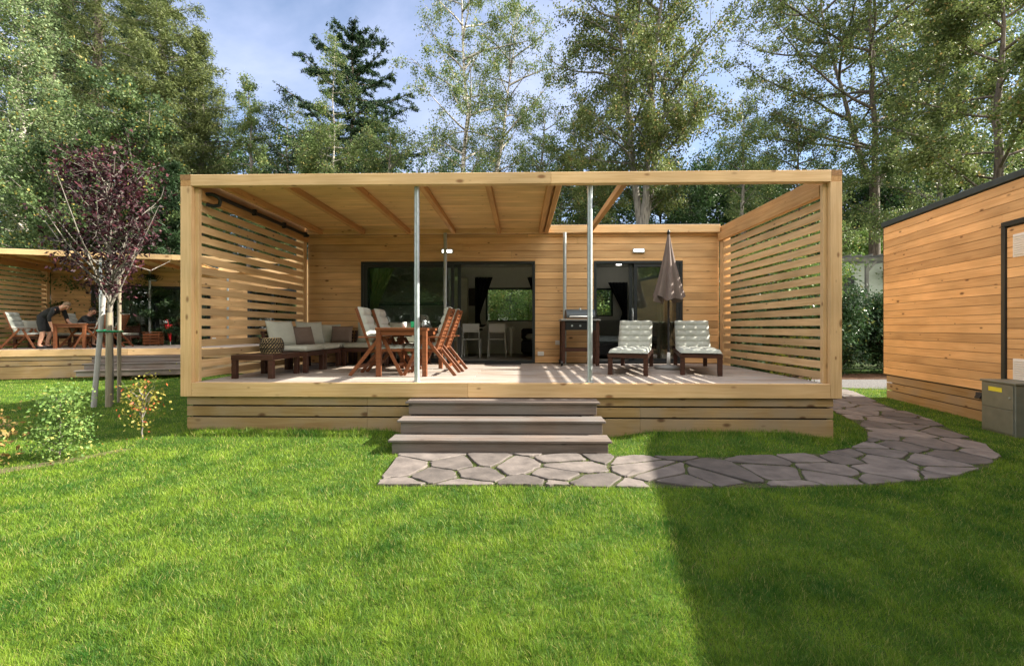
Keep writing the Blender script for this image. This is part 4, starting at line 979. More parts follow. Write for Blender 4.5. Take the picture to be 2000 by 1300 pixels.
def finish_person(p, body, extra, P, face, hairm, clothm, sleeves, shorts):
    hc = P['skull'][0]; up = (P['crown'][0]-P['neck'][0]).normalized(); f = Vector(face).normalized(); f = (f-up*f.dot(up)).normalized(); sd = up.cross(f)
    extra.tube([hc+f*.085+up*.02, hc+f*.112-up*.012, hc+f*.088-up*.022], [.008, .014, .009], 7)
    for s_ in (-1, 1): extra.cbox(hc+sd*s_*.078, (.03, .014, .05), Matrix((f, sd, up)).transposed(), .006)
    me = bpy.data.meshes.new('x'); me.from_pydata(extra.v, [], extra.f)
    import bmesh
    bm = bmesh.new(); bm.from_mesh(body.data); bm.from_mesh(me); bm.to_mesh(body.data); bm.free(); bpy.data.meshes.remove(me)
    body.data.polygons.foreach_set('use_smooth', [True]*len(body.data.polygons))
    # eyes and mouth
    q = MB()
    for s_ in (-1, 1): q.tube([hc+f*.078+sd*s_*.03+up*.012, hc+f*.092+sd*s_*.031+up*.012], .008, 8)
    q.build('eyes', M['black'], p)
    q = MB(); q.cbox(hc+f*.088-up*.05, (.008, .045, .01), Matrix((f, sd, up)).transposed(), .003); q.build('mouth', M['red'], p)
    # hair cap
    q = MB()
    def hf(u, v):
        th = 2*math.pi*v; a_ = u*math.pi*.62; r = .107; n_ = up*math.cos(a_)+(f*math.cos(th)*(.95 if math.cos(th) < 0 else .62)+sd*math.sin(th)*.82)*math.sin(a_)
        return hc+up*.018-f*.012+n_*r*(1+.05*math.sin(9*th+5*u))
    q.surf(hf, 12, 36, True); q.build('hair', hairm, p)
    g = 1.12
    T = {k: (P[k][0], (P[k][1][0]*g, P[k][1][1]*g) if hasattr(P[k][1], '__len__') else P[k][1]*g) for k in P}
    Es = [('tail', 'pel'), ('pel', 'waist'), ('waist', 'chest')]; ks = ['tail', 'pel', 'waist', 'chest']
    T['tail'] = (P['pel'][0]+(P['pel'][0]-P['waist'][0])*.5, (.16, .15))
    T['col'] = (P['chest'][0].lerp(P['neck'][0], .72), .07); Es.append(('chest', 'col')); ks.append('col')
    for s_ in 'LR':
        T['cu'+s_] = (P['el'+s_][0].lerp(P['wr'+s_][0], sleeves), .048); Es += [('chest', 'sh'+s_), ('sh'+s_, 'el'+s_), ('el'+s_, 'cu'+s_)]; ks += ['sh'+s_, 'el'+s_, 'cu'+s_]
    skin('shirt', {k: T[k] for k in ks}, Es, clothm, p)
    g = 1.22; T2 = {'pel': (P['pel'][0], .160), 'belt': (P['pel'][0].lerp(P['waist'][0], .55), (.15, .14))}; Es = [('pel', 'belt')]
    for s_ in 'LR':
        T2['hip'+s_] = (P['hip'+s_][0], .105); T2['k'+s_] = (P['hip'+s_][0].lerp(P['kn'+s_][0], shorts), .088)
        if shorts > 1: T2['k'+s_] = (P['kn'+s_][0].lerp(P['an'+s_][0], shorts-1), .075); T2['m'+s_] = (P['kn'+s_][0], .085); Es += [('pel', 'hip'+s_), ('hip'+s_, 'm'+s_), ('m'+s_, 'k'+s_)]
        else: Es += [('pel', 'hip'+s_), ('hip'+s_, 'k'+s_)]
    skin('shorts', T2, Es, clothm, p)
    for s_ in 'LR':
        a_ = P['an'+s_][0]; t_ = P['toe'+s_][0]; d = (t_-a_); d.z = 0; d.normalize()
        q = MB(); q.cbox(Vector((a_.x, a_.y, .045))+d*.06, (.27, .10, .075), Matrix((d, Vector((0, 0, 1)).cross(d), Vector((0, 0, 1)))).transposed(), .025); q.build('shoe', M['black'], p)
# leaning person: faces +x local
J = {'pel': ((-.02, 0, .92), (.13, .12)), 'waist': ((.10, 0, 1.06), (.13, .12)), 'chest': ((.33, 0, 1.20), (.155, .125)), 'neck': ((.455, 0, 1.235), .06), 'skull': ((.545, 0, 1.28), .092), 'crown': ((.60, 0, 1.33), .08),
     'shL': ((.36, .19, 1.19), .062), 'elL': ((.42, .24, .93), .045), 'wrL': ((.52, .14, .80), .03), 'hdL': ((.58, .12, .775), .022),
     'shR': ((.36, -.19, 1.17), .062), 'elR': ((.28, -.26, .92), .045), 'wrR': ((.30, -.20, .68), .03), 'hdR': ((.31, -.19, .61), .022),
     'hipL': ((-.01, .10, .86), .095), 'knL': ((.10, .11, .47), .062), 'anL': ((.0, .11, .10), .042), 'toeL': ((.12, .12, .05), .035),
     'hipR': ((-.02, -.10, .86), .095), 'knR': ((.06, -.12, .47), .062), 'anR': ((-.04, -.12, .10), .042), 'toeR': ((.08, -.13, .05), .035)}
lx, ly = -3.16, .72
r_ = person(nb(lx, ly, FZ), NR, 'person in black shirt and knee length shorts bending over the neighbouring table', J, None, None)
finish_person(*r_, (.7, -.35, -.55), M['hair1'], M['cloth'], .55, .98)
J = {'pel': ((0, 0, .50), (.14, .13)), 'waist': ((.06, 0, .66), (.135, .12)), 'chest': ((.16, 0, .88), (.16, .13)), 'neck': ((.26, 0, 1.04), .055), 'skull': ((.33, 0, 1.14), .092), 'crown': ((.35, 0, 1.21), .08),
     'shL': ((.18, .20, .92), .062), 'elL': ((.36, .24, .76), .047), 'wrL': ((.58, .12, .79), .03), 'hdL': ((.65, .10, .79), .022),
     'shR': ((.18, -.20, .92), .062), 'elR': ((.36, -.25, .76), .047), 'wrR': ((.58, -.14, .79), .03), 'hdR': ((.65, -.12, .79), .022),
     'hipL': ((.06, .10, .50), .095), 'knL': ((.46, .13, .50), .062), 'anL': ((.42, .13, .10), .042), 'toeL': ((.54, .13, .05), .035),
     'hipR': ((.06, -.10, .50), .095), 'knR': ((.46, -.13, .50), .062), 'anR': ((.40, -.13, .10), .042), 'toeR': ((.52, -.13, .05), .035)}
r_ = person(nb(-2.62, 1.35, FZ), NR, 'person in dark long sleeved top seated at the neighbouring table, head bowed', J, None, None)
finish_person(*r_, (.8, -.25, -.5), M['hair2'], M['cloth2'], .8, .9)

# ------------------------------------------------------------------ vegetation
def at(px, d):
    a_ = (px-1000)/855*d; return (a_*math.cos(YAW)-d*math.sin(YAW), a_*math.sin(YAW)+d*math.cos(YAW)-5.9)
def leaves_np(P, D, ln, wd, rng, updown=.35):
    """P (n,3) centres, D (n,3) rough axis; returns V,F of rhombic leaves"""
    n = len(P)
    ax = D+rng.normal(0, .8, (n, 3)); ax /= np.linalg.norm(ax, axis=1, keepdims=True)
    nr = rng.normal(0, 1, (n, 3)); nr[:, 2] = np.abs(nr[:, 2])+updown
    sd = np.cross(ax, nr); sd /= (np.linalg.norm(sd, axis=1, keepdims=True)+1e-9)
    L_ = (ln*rng.uniform(.6, 1.35, (n, 1))); W_ = (wd*rng.uniform(.6, 1.3, (n, 1)))
    V_ = np.stack([P-ax*L_/2, P+sd*W_/2-ax*L_*.05, P+ax*L_/2, P-sd*W_/2-ax*L_*.05], 1).reshape(-1, 3)
    return V_, np.arange(4*n).reshape(-1, 4)
def tree_mesh(kind, h, spread, seed, nleaf, ll, lw, base=.25, leaders=1, airy=.5, lean=(0, 0), tr=None, nlimb=None, droop=.3, pw=None):
    """returns (trunk MB, leaf V, leaf F) in local coordinates"""
    rng = np.random.default_rng(seed); mb = MB(); segP = []; segD = []; segW = []
    tr = tr or h*.014+.03
    def poly(p, d, L_, n, wob, grav):
        pts = [np.array(p, float)]; d = np.array(d, float); d /= np.linalg.norm(d)
        for i in range(n):
            d = d+rng.normal(0, wob, 3)+np.array([0, 0, grav]); d /= np.linalg.norm(d); pts.append(pts[-1]+d*L_/n)
        return pts, d
    stems = []
    if leaders == 1:
        n = 10; pts = [np.array([0, 0, -.3])]
        for i in range(1, n+1):
            t = i/n; pts.append(np.array([lean[0]*t+rng.normal(0, .006*h), lean[1]*t+rng.normal(0, .006*h), h*t]))
        stems.append((pts, tr, base))
    else:
        zf = h*base*rng.uniform(.9, 1.0); mb.tube([(0, 0, -.3), (0, 0, zf*.5), (0, 0, zf)], [tr*1.15, tr, tr*.85], 10)
        for k in range(leaders):
            th = 2*math.pi*k/leaders+rng.uniform(-.4, .4); r_ = spread*rng.uniform(.25, .6); hh = h*rng.uniform(.8, 1.0); pts = []
            for i in range(10):
                t = i/9; e = t**.8; pts.append(np.array([math.cos(th)*r_*e+rng.normal(0, .008*h)*t, math.sin(th)*r_*e+rng.normal(0, .008*h)*t, zf*.9+(hh-zf*.9)*t]))
            stems.append((pts, tr*.62, .08))
    for pts, tr_, base_ in stems:
        n = len(pts)-1; rad = [max(.008, tr_*(1-.93*(i/n)**.9)) for i in range(n+1)]; rad[0] *= 1.15
        mb.tube([tuple(p) for p in pts], rad, 10)
        P_ = np.array(pts); z0, z1 = P_[0][2], P_[-1][2]
        nl = nlimb or (70 if kind in ('spruce', 'larch') else 34)
        if leaders > 1: nl = max(10, nl//leaders)
        for k in range(nl):
            t = base_+(1-base_)*((k+rng.uniform(0, .9))/nl); t = min(t, .985); f = t*n; i = min(int(f), n-1); p = P_[i]+(P_[i+1]-P_[i])*(f-i)
            th = k*2.399+rng.uniform(-.4, .4); u = (t-base_)/(1-base_)
            if kind in ('spruce', 'larch'):
                L_ = spread*(1-u)**(pw or (.85 if kind == 'spruce' else .7))*rng.uniform(.65, 1.1)+.25
                el = np.interp(u, [0, 1], [-.25, .35]) if kind == 'spruce' else np.interp(u, [0, 1], [-.1, .5])
                lp, _ = poly(p, (math.cos(th), math.sin(th), el), L_, 6, .05, .035 if kind == 'spruce' else .0)
                r0 = .02+.012*L_; mb.tube([tuple(q) for q in lp], [r0*(1-.8*j/6) for j in range(7)], 5, False)
                for j in range(1, 7):
                    a_, b_ = lp[j-1], lp[j]; dd = b_-a_
                    for s_ in (-1, 1):
                        sl = L_*.30*(1-.55*j/6)*rng.uniform(.6, 1.2); q0 = a_+dd*rng.uniform(0, 1); sdv = np.array([-dd[1], dd[0], 0])*s_; sdv /= np.linalg.norm(sdv)+1e-9
                        dv = sdv*.75+dd/np.linalg.norm(dd)*.7; dv[2] -= droop; q1 = q0+dv*sl
                        segP += [(q0, q1)]; segD.append(dv); segW.append(sl+.1)
                    segP += [(a_, b_)]; segD.append(dd/np.linalg.norm(dd)); segW.append(np.linalg.norm(dd)*.8)
            else:
                prof = {'birch': math.sin(math.pi*min(1, .12+.80*u))**.8, 'broad': math.sin(math.pi*min(1, .22+.68*u))**.6, 'vase': .6+.4*math.sin(math.pi*u), 'bush': 1-.3*u, 'cone': (1-u)**.7+.08}[kind]
                L_ = spread*prof*rng.uniform(.6, 1.12)*(.75 if leaders > 1 else 1); el = {'birch': .75, 'broad': .55, 'vase': 1.2, 'bush': .8, 'cone': .45}[kind]*rng.uniform(.6, 1.3)
                lp, dl = poly(p, (math.cos(th), math.sin(th), el), L_*1.1, 7, .11, .02 if kind != 'birch' else -.02)
                r0 = min(tr_*.5, .012+.014*L_); mb.tube([tuple(q) for q in lp], [r0*(1-.85*j/7) for j in range(8)], 6, False)
                ns = int(6+L_*2.5)
                for s_ in range(ns):
                    f2 = rng.uniform(.22, 1)*7; i2 = min(int(f2), 6); q = lp[i2]+(lp[i2+1]-lp[i2])*(f2-i2); dd = lp[i2+1]-lp[i2]; dd /= np.linalg.norm(dd)
                    d2 = dd*.7+rng.normal(0, .75, 3); sl = L_*rng.uniform(.16, .38)+.12
                    sp, de = poly(q, d2, sl, 4, .18, -droop*.35)
                    if sl > .3: mb.tube([tuple(v) for v in sp], [.010, .008, .006, .004, .002] if L_ > 1.5 else [.006, .005, .004, .003, .001], 4, False)
                    for j in range(4): segP.append((sp[j], sp[j+1])); segD.append(np.array([0, 0, -.6]) if kind == 'birch' else (sp[j+1]-sp[j])/sl); segW.append(sl*(.6+.4*j))
    A = np.array([s_[0] for s_ in segP]); B = np.array([s_[1] for s_ in segP]); Dv = np.array(segD); Wt = np.array(segW)
    # some twigs carry far more leaves than others: clumps and gaps
    Wt = Wt*rng.gamma(1.0/airy, airy, len(Wt)); Wt /= Wt.sum()
    idx = rng.choice(len(A), nleaf, p=Wt); t = rng.uniform(0, 1.05, (nleaf, 1)); Pc = A[idx]+(B[idx]-A[idx])*t
    sig = {'spruce': .06, 'larch': .13}.get(kind, max(.05, ll*1.3))
    Pc = Pc+rng.normal(0, 1, (nleaf, 3))*sig
    if kind in ('larch', 'birch'): Pc[:, 2] -= np.abs(rng.normal(0, .10 if kind == 'birch' else .12, nleaf))
    Dl = Dv[idx]
    V_, F_ = leaves_np(Pc, Dl, ll, lw, rng, .15 if kind in ('spruce', 'larch') else .3)
    return mb, V_, F_
TREES = []
def tree(name, loc, label, kind, h, spread, seed, nleaf, ll, lw, leaf, bark, group=None, cat='tree', rz=0, **k):
    mb, V_, F_ = tree_mesh(kind, h, spread, seed, nleaf, ll, lw, **k)
    t = empty(name, loc, rz, label, cat, group); mb.build('trunk', M[bark], t); np_mesh('crown', V_, F_, M[leaf], t); return t
def T(name, px, d, ytop, hw, label, kind, seed, nleaf, ll, lw, leaf, bark, group=None, **k):
    x, y = at(px, d); z = float(gh(x, y)); top = 1.47+(640-ytop)*d/855; return tree(name, (x, y, z), label, kind, top-z, hw*d/855, seed, nleaf, ll, lw, leaf, bark, group, **k)
def copyT(src, px, d, ytop, label, group, rz, hsrc, wscale=1.0):
    x, y = at(px, d); z = float(gh(x, y)); top = 1.47+(640-ytop)*d/855; s_ = (top-z)/hsrc
    return dup(src, (x, y, z), rz, label, group, (s_*wscale, s_*wscale, s_))
GB = 'trees behind the cabins'
# -- left side
T('birch_tree', 42, 19, -70, 150, 'tall pale green birch with white trunk at the left edge of the photo', 'cone', 1, 75000, .12, .075, 'l_birch2', 'birchbark', GB, base=.06, droop=.6, airy=.6, nlimb=110)
T('larch_tree', 190, 26, -330, 165, 'very tall larch whose bare trunk shows between the birch and the second larch', 'larch', 2, 95000, .20, .045, 'l_larch', 'bark', GB, base=.16, airy=.6, droop=.7, nlimb=120)
T('larch_tree', 318, 24, -190, 150, 'tall feathery larch with pale trunk, right of the darkest larch', 'larch', 3, 100000, .20, .045, 'l_larch', 'barkg', GB, base=.08, airy=.6, droop=.7, nlimb=120)
T('larch_tree', 395, 25, 60, 120, 'shorter yellow green larch sloping down towards the open sky', 'larch', 4, 55000, .20, .045, 'l_larch', 'barkg', GB, base=.05, airy=.6, droop=.7, nlimb=100)
T('larch_tree', 100, 30, -200, 130, 'dark larch in the gap behind the pale green birch', 'larch', 44, 80000, .24, .055, 'l_spruce', 'bark', GB, base=.1, airy=.6, nlimb=110)
T('broadleaf_tree', 262, 17, 205, 125, 'bushy green tree with yellowing twigs behind the purple leaved tree', 'broad', 5, 46000, .10, .07, 'l_dense', 'barkg', GB, base=.05, airy=.9)
T('broadleaf_tree', 110, 16, 300, 110, 'dense green tree behind the neighbouring roof at the left', 'broad', 51, 42000, .10, .07, 'l_dense', 'barkg', GB, base=.05, airy=.9)
T('spruce_tree', 330, 16.5, 318, 85, 'dark low spruce just left of the front left terrace post', 'spruce', 6, 34000, .15, .035, 'l_spruce', 'bark', GB, base=.05)
T('broadleaf_tree', 490, 24, 150, 78, 'slim deciduous tree with a wispy top left of the dark spruce', 'cone', 7, 30000, .10, .06, 'l_birch', 'barkg', GB, base=.05, airy=.9)
T('broadleaf_tree', 560, 26, 215, 110, 'low rounded green tree between the slim tree and the dark spruce', 'broad', 8, 32000, .10, .065, 'l_dense', 'barkg', GB, base=.05, airy=.9)
T('spruce_tree', 688, 25, 62, 200, 'tall dark spruce with ragged layered branches left of the open sky', 'spruce', 9, 105000, .20, .05, 'l_spruce', 'bark', GB, base=.12, nlimb=90, airy=.5, pw=.45)
T('birch_tree', 655, 18, 70, 75, 'thin leaved birch with pale stems standing before the dark spruce', 'cone', 10, 14000, .075, .045, 'l_birch', 'birchbark', GB, base=.35, airy=1.4, droop=.3, tr=.085)
T('broadleaf_tree', 760, 21, 250, 85, 'low green tree just above the roof, right of the dark spruce', 'broad', 12, 26000, .09, .06, 'l_birch', 'barkg', GB, base=.05)
T('broadleaf_tree', 640, 19, 275, 105, 'low green tree just above the roof in front of the dark spruce', 'broad', 13, 30000, .09, .06, 'l_birch', 'barkg', GB, base=.05)
for i_, (px, d, sc_, lb_) in enumerate(((130, 33, .95, 'dark larch far behind the gap left of the bare trunked larch'), (255, 34, .92, 'dark larch far behind the gap between the two tall larches'), (365, 33, .72, 'dark larch far behind, right of the two tall larches'))):
    src = [o for o in bpy.data.objects if o.parent is None and 'dark larch in the gap' in str(o.get('label', ''))][0]
    x, y = at(px, d); dup(src, (x, y, float(gh(x, y))), 1.3+i_*2, lb_, GB, (sc_, sc_, sc_))
# -- middle
T('birch_tree', 900, 19, -95, 150, 'slender airy birch with upright trunk above the middle of the roof', 'birch', 14, 24000, .085, .055, 'l_birch', 'birchbark', GB, base=.30, airy=1.5, lean=(.1, 0), tr=.17)
T('birch_tree', 930, 20, 15, 120, 'slender birch leaning right out of the same spot as the upright one', 'birch', 15, 20000, .085, .055, 'l_birch', 'birchbark', GB, base=.36, airy=1.3, lean=(1.9, 0), tr=.15)
T('spruce_tree', 972, 26, 292, 22, 'tiny dark spruce top peeping over the roof between the birches', 'spruce', 16, 8000, .13, .03, 'l_spruce', 'bark', GB, base=.05)
T('birch_tree', 1060, 24, 208, 75, 'small airy birch between the slender pair and the big birch', 'birch', 17, 12000, .10, .06, 'l_birch', 'barkg', GB, base=.2)
T('broadleaf_tree', 1152, 24, 225, 78, 'dark dense tree partly behind the left of the big birch', 'broad', 18, 30000, .11, .07, 'l_olive', 'bark', GB, base=.08)
T('birch_tree', 1254, 14.5, -165, 215, 'big many stemmed birch rising behind the open part of the terrace roof', 'birch', 19, 66000, .085, .058, 'l_olive', 'barkg', GB, base=.36, leaders=4, airy=1.2, tr=.21, nlimb=80)
T('birch_tree', 1452, 24, 212, 75, 'small birch at the right of the big many stemmed birch', 'birch', 20, 22000, .10, .06, 'l_birch', 'barkg', GB, base=.1)
# -- right
T('broadleaf_tree', 1708, 25, -300, 340, 'large spreading tree with dark crooked limbs behind the right terrace corner', 'broad', 21, 100000, .145, .095, 'l_olive', 'bark', GB, base=.30, airy=1.1, tr=.27, nlimb=66, leaders=3)
T('broadleaf_tree', 1950, 16, -120, 190, 'dark leafy tree above the right cabin roof at the photo edge', 'broad', 22, 60000, .11, .075, 'l_olive', 'bark', GB, base=.15, airy=.9)
T('broadleaf_tree', 1560, 27, 250, 110, 'mid green tree seen beyond the open roof at the right', 'broad', 23, 24000, .11, .07, 'l_birch', 'bark', GB, base=.08)
T('broadleaf_tree', 1830, 21, 110, 150, 'leafy tree behind the gap between the right cabin and the big spreading tree', 'broad', 24, 50000, .11, .075, 'l_birch', 'barkg', GB, base=.1)
# -- forest filling the horizon: copies of two templates
ha, hb, hc_ = 11.0, 12.0, 13.0
fa = tree('broadleaf_tree', (0, 60, 0), 'x', 'broad', ha, 4.2, 61, 20000, .20, .13, 'l_far', 'bark', 'distant forest trees', base=.03, airy=.8)
fb2 = tree('spruce_tree', (0, 60, 0), 'x', 'spruce', hc_, 2.8, 62, 20000, .26, .06, 'l_spruce', 'bark', 'distant forest trees', base=.04)
far = [(-120, 34, 250, 0), (20, 36, 300, 0), (150, 34, 330, 1), (430, 33, 300, 0), (520, 36, 290, 1), (610, 34, 310, 0), (730, 36, 300, 0), (840, 40, 335, 0), (930, 38, 345, 0), (1010, 40, 340, 1),
       (1095, 34, 330, 0), (1135, 38, 290, 1), (1190, 34, 345, 0), (1290, 36, 350, 0), (1345, 33, 340, 0), (1400, 36, 330, 0), (1450, 34, 345, 0), (1500, 38, 360, 0), (1545, 34, 375, 0), (1625, 40, 350, 0), (1690, 36, 330, 0), (1760, 34, 320, 0), (1850, 36, 290, 0), (1960, 34, 280, 0), (2100, 36, 250, 0)]
ORD = 'first second third fourth fifth sixth seventh eighth ninth tenth eleventh twelfth thirteenth fourteenth fifteenth sixteenth seventeenth eighteenth nineteenth twentieth twenty-first twenty-second twenty-third twenty-fourth twenty-fifth'.split()
for i, (px, d, yt, kd) in enumerate(far):
    src, hs_ = ((fa, ha), (fb2, hc_))[kd]; x, y = at(px, d); z = float(gh(x, y)); s_ = (1.47+(640-yt)*d/855-z)/hs_
    nm = 'distant dark spruce of the forest edge' if kd else 'distant rounded green tree of the forest edge'
    spot = '%s, above %s' % (nm, 'the photo edge at left' if px < 0 else 'the neighbouring cabin' if px < 350 else 'the left part of the terrace roof' if px < 800 else 'the middle of the terrace roof' if px < 1090 else 'the open part of the terrace roof' if px < 1640 else 'the right cabin')
    spot = '%s, %s from the left, %s' % (nm.split(' of the')[0], ORD[i], spot.split(', ', 1)[1])
    if i == 0: src.location = (x, y, z); src.scale = (s_*1.1, s_*1.1, s_); src['label'] = spot
    elif kd and not fb2.get('placed'): fb2['placed'] = 1; fb2.location = (x, y, z); fb2.scale = (s_, s_, s_); fb2['label'] = spot
    else: dup(src, (x, y, z), i*1.3, spot, 'distant forest trees', (s_*1.1, s_*1.1, s_))
# trees behind the photographer (they show in the window glass)
q1 = tree('broadleaf_tree', (-6, -22, 0), 'tree across the lawn facing the cabins', 'broad', 13, 5, 71, 40000, .24, .16, 'l_birch', 'barkg', 'trees facing the cabins', base=.12)
for (x, y, s_, a_) in ((-9.5, -20, 1.5, 2.5), (-2.5, -19, 1.4, 4.4), (-17, -21, 1.6, .4), (2, -28, 1.7, 3.3), (-14, -24, 1.1, 1), (-1, -25, 1.15, 2), (5, -23, .9, 3), (-22, -20, 1.0, 4), (11, -27, 1.2, 5), (-10, -32, 1.4, 6), (3, -34, 1.5, .5), (-28, -30, 1.4, 2.2), (17, -33, 1.5, 1.1)):
    dup(q1, (x, y, 0), a_, 'tree across the lawn facing the cabins', 'trees facing the cabins', (s_, s_, s_))
# -- bushes and hedge
def bush(loc, label, h, r, seed, nleaf, leaf, ll=.07, lw=.045, group='bushes behind the cabins', name='bush'):
    return tree(name, loc, label, 'bush', h, r, seed, nleaf, ll, lw, leaf, 'bark', group, 'bush', base=.05, nlimb=30, airy=.5)
b1 = bush((6.6, 8.0, 0), 'dark glossy bush right behind the slatted screen corner', 2.15, 1.1, 81, 15000, 'l_hedge', .11, .05)
for i, (x, y, s_, lb) in enumerate(((8.3, 8.3, 0.9, 'dark glossy bush in the gap between the terrace and the right cabin, its left part'), (10.0, 8.1, 0.936, 'dark glossy bush in the gap between the terrace and the right cabin, its middle'), (11.7, 8.4, 0.9, 'dark glossy bush in the gap right beside the right cabin corner'),
                                (13.4, 8.2, 1.05, 'dark glossy bush mostly behind the right cabin'), (5.0, 8.2, .95, 'dark bush seen through the right slatted screen'), (3.3, 8.6, .9, 'green bush seen through the bedroom window'))):
    dup(b1, (x, y, float(gh(x, y))), i*1.1, lb, None, (s_, s_, s_*(1+.02*i)))
for i in range(9): dup(b1, (-21+i*3.6, -15.5-.5*(i % 2), 0), i*.9, 'unseen dark hedge bush added behind the camera to block bright sky in the glass', 'added hedge blocking bright sky reflections', (1.9, 1.9, 1.35))  # added row, out of view, blocks bright sky between trunks in the pane reflections
b2 = bush((-1.2, 8.9, 0), 'sunny green bush seen through the living room back window, left part', 2.6, 1.2, 82, 13000, 'l_shrub', .08, .05)
for i, (x, y, s_, lb) in enumerate(((.4, 9.3, 1.05, 'sunny green bush seen through the living room back window, right part'), (2.4, 9.4, 1.1, 'sunny green bush seen through the bedroom back window'), (9.2, 10.3, 1.5, 'yellow green bush behind the dark hedge beside the white mobile home'), (11.0, 10.8, 1.3, 'yellow green bush above the dark hedge near the right cabin corner'))):
    dup(b2, (x, y, float(gh(x, y))), i*1.7+1, lb, None, (s_, s_, s_))
for px, lb in ((1655, 'sunny yellow green bush above the roof of the white mobile home, left part'), (1730, 'sunny yellow green bush above the roof of the white mobile home, right part')):
    x, y = at(px, 28); dup(b2, (x, y, float(gh(x, y))), px*.1, lb, None, (1.9, 1.9, 1.75))
b3 = bush((*at(40, 18.5), 0), 'yellow green bush above the neighbouring roof at the photo edge', 4.6, 1.8, 83, 15000, 'l_yel', .10, .06)
dup(b3, (*at(105, 18.2), 0), 1.2, 'yellow green bush above the neighbouring roof left of the purple tree', None, (.95, .95, .98))
b4 = bush((*at(-30, 19.5), 0), 'dark green bush above the neighbouring roof at the far left', 5.4, 2.2, 84, 18000, 'l_dense', .10, .06)
dup(b4, (*at(160, 19.5), 0), 2.2, 'dark green bush behind the purple tree', None, (.95, .95, 1)); dup(b4, (*at(310, 19), 0), 3.2, 'dark green bush behind the neighbouring roof, right of the purple tree', None, (1, 1, .9))
# -- purple plum with stakes
pt = empty('plum_tree', (-7.90, 2.34, 0), 0, 'young purple leaved tree tied to stakes on the shaded lawn at the left', 'tree')
mb, V_, F_ = tree_mesh('vase', 2.45, 1.15, 90, 5400, .08, .045, base=.05, nlimb=30, airy=1.0, tr=.04, droop=.1)
mb.build('trunk', M['barkg'], pt); np_mesh('crown', V_, F_, M['l_plum'], pt)
for ch in children(pt): ch.location.z = 1.85
MB().tube([(0, 0, -.1), (.01, 0, .8), (.0, .01, 1.5), (.01, 0, 2.05), (.02, 0, 2.6)], [.06, .05, .045, .04, .025], 10).build('stem', M['barkg'], pt)
q = MB()
rg = random.Random(5)
for k in range(12):
    th = k*2.4; r1 = rg.uniform(.5, 1.25); z1 = rg.uniform(2.7, 4.2)
    q.tube([(0, 0, 1.85+.05*k), (.25*r1*math.cos(th), .25*r1*math.sin(th), 2.3+.04*k), (.65*r1*math.cos(th), .65*r1*math.sin(th), (z1+2.4)/2), (r1*math.cos(th), r1*math.sin(th), z1)], [.022, .017, .011, .004], 6)
q.build('branches', M['barkg'], pt)
o = MB().tube([(-7.93, 2.05, -.05), (-7.80, 2.12, 2.10)], [.042, .038], 14).build('tree_stake', M['stakeg']); tag(o, 'pale grey leaning stake left of the purple tree trunk', 'stake', 'stakes round the purple tree')
o = MB().tube([(-7.69, 2.10, -.05), (-7.70, 2.12, 1.75)], [.050, .046], 14).build('tree_stake', M['stake']); tag(o, 'thick brown round stake in front of the purple tree trunk', 'stake', 'stakes round the purple tree')
o = MB().tube([(-7.92, 2.56, -.05), (-7.86, 2.50, 2.55)], [.032, .032], 14).build('tree_stake', M['stake']); tag(o, 'tall brown stake right of the purple tree trunk', 'stake', 'stakes round the purple tree')
o = MB().tube([(-7.90, 2.09, 1.42), (-7.83, 2.04, 1.41), (-7.70, 2.05, 1.41), (-7.63, 2.13, 1.40), (-7.75, 2.35, 1.40), (-7.84, 2.54, 1.4), (-7.93, 2.50, 1.40), (-7.95, 2.3, 1.42), (-7.90, 2.09, 1.42)], .02, 6).build('tree_tie', M['green']); tag(o, 'green tie band joining the stakes to the purple tree', 'tie')
# -- lawn shrubs
s1 = tree('shrub', (-5.15, -1.12, 0), 'bushy light green shrub with upright shoots on the lawn edge', 'bush', .66, .22, 95, 2400, .038, .026, 'l_shrub', 'barkg', 'young shrubs in the lawn bed', 'shrub', base=.05, nlimb=34, droop=.05, airy=.6, tr=.010)
s2 = tree('shrub', (-4.90, -.34, 0), 'yellow and orange leaved shrub nearest the terrace corner', 'vase', .62, .32, 96, 480, .045, .028, 'l_autumn', 'barkg', 'young shrubs in the lawn bed', 'shrub', base=.35, nlimb=16, droop=.9, airy=1.2, tr=.012)
s3 = tree('shrub', (-5.50, -1.46, 0), 'sparse reddish shrub at the left edge of the photo', 'vase', .42, .2, 97, 260, .055, .03, 'l_red', 'bark', 'young shrubs in the lawn bed', 'shrub', base=.2, nlimb=14, droop=.5, airy=1.0, tr=.010)
# flowering bush behind right screen
fl = bush((5.35, 2.9, 0), 'yellow leaved bush seen low through the right slatted screen', 1.15, .5, 98, 1800, 'l_yel', .05, .03)

# ------------------------------------------------------------------ white mobile home on the bank behind
mx_, my_ = at(1660, 22.5); mz = float(gh(mx_, my_))
mh = empty('mobile_home', (mx_, my_, mz), -.12, 'white boarded mobile home on the bank behind the hedge', 'mobile home')
q = MB(); clad_rows(q, -4.2, 4.5, .3, 3.0, [(-.9, .2, .5, 2.2)], lambda mb, s0, s1, z, zt: mb.box(s0, s1, -.02, 0, z, zt, .002), .16); q.build('cladding', M['siding'], mh)
MB().box(-4.2, 4.5, .01, 3, .2, 3.0).build('wall', M['siding'], mh); MB().box(-4.4, 4.7, -.3, 3.2, 3.02, 3.12).build('roof', M['greyw'], mh)
fr = ring(MB(), -.9, .2, .5, 2.2, -.04, .005, .06).build('door', M['anth'], mh); MB().box(-.84, .14, -.015, -.008, .55, 2.14).build('pane', M['black'], fr)
pg = empty('grey_pergola', (mx_-.3, my_-2.6, mz), -.12, 'weathered grey timber pergola with railing before the white mobile home', 'pergola')
for x in (-2.4, -.8, .45, .9): MB().box(x-.06, x+.06, -.06, .06, -.3, 2.6, .006).build('post', M['greyw'], pg)
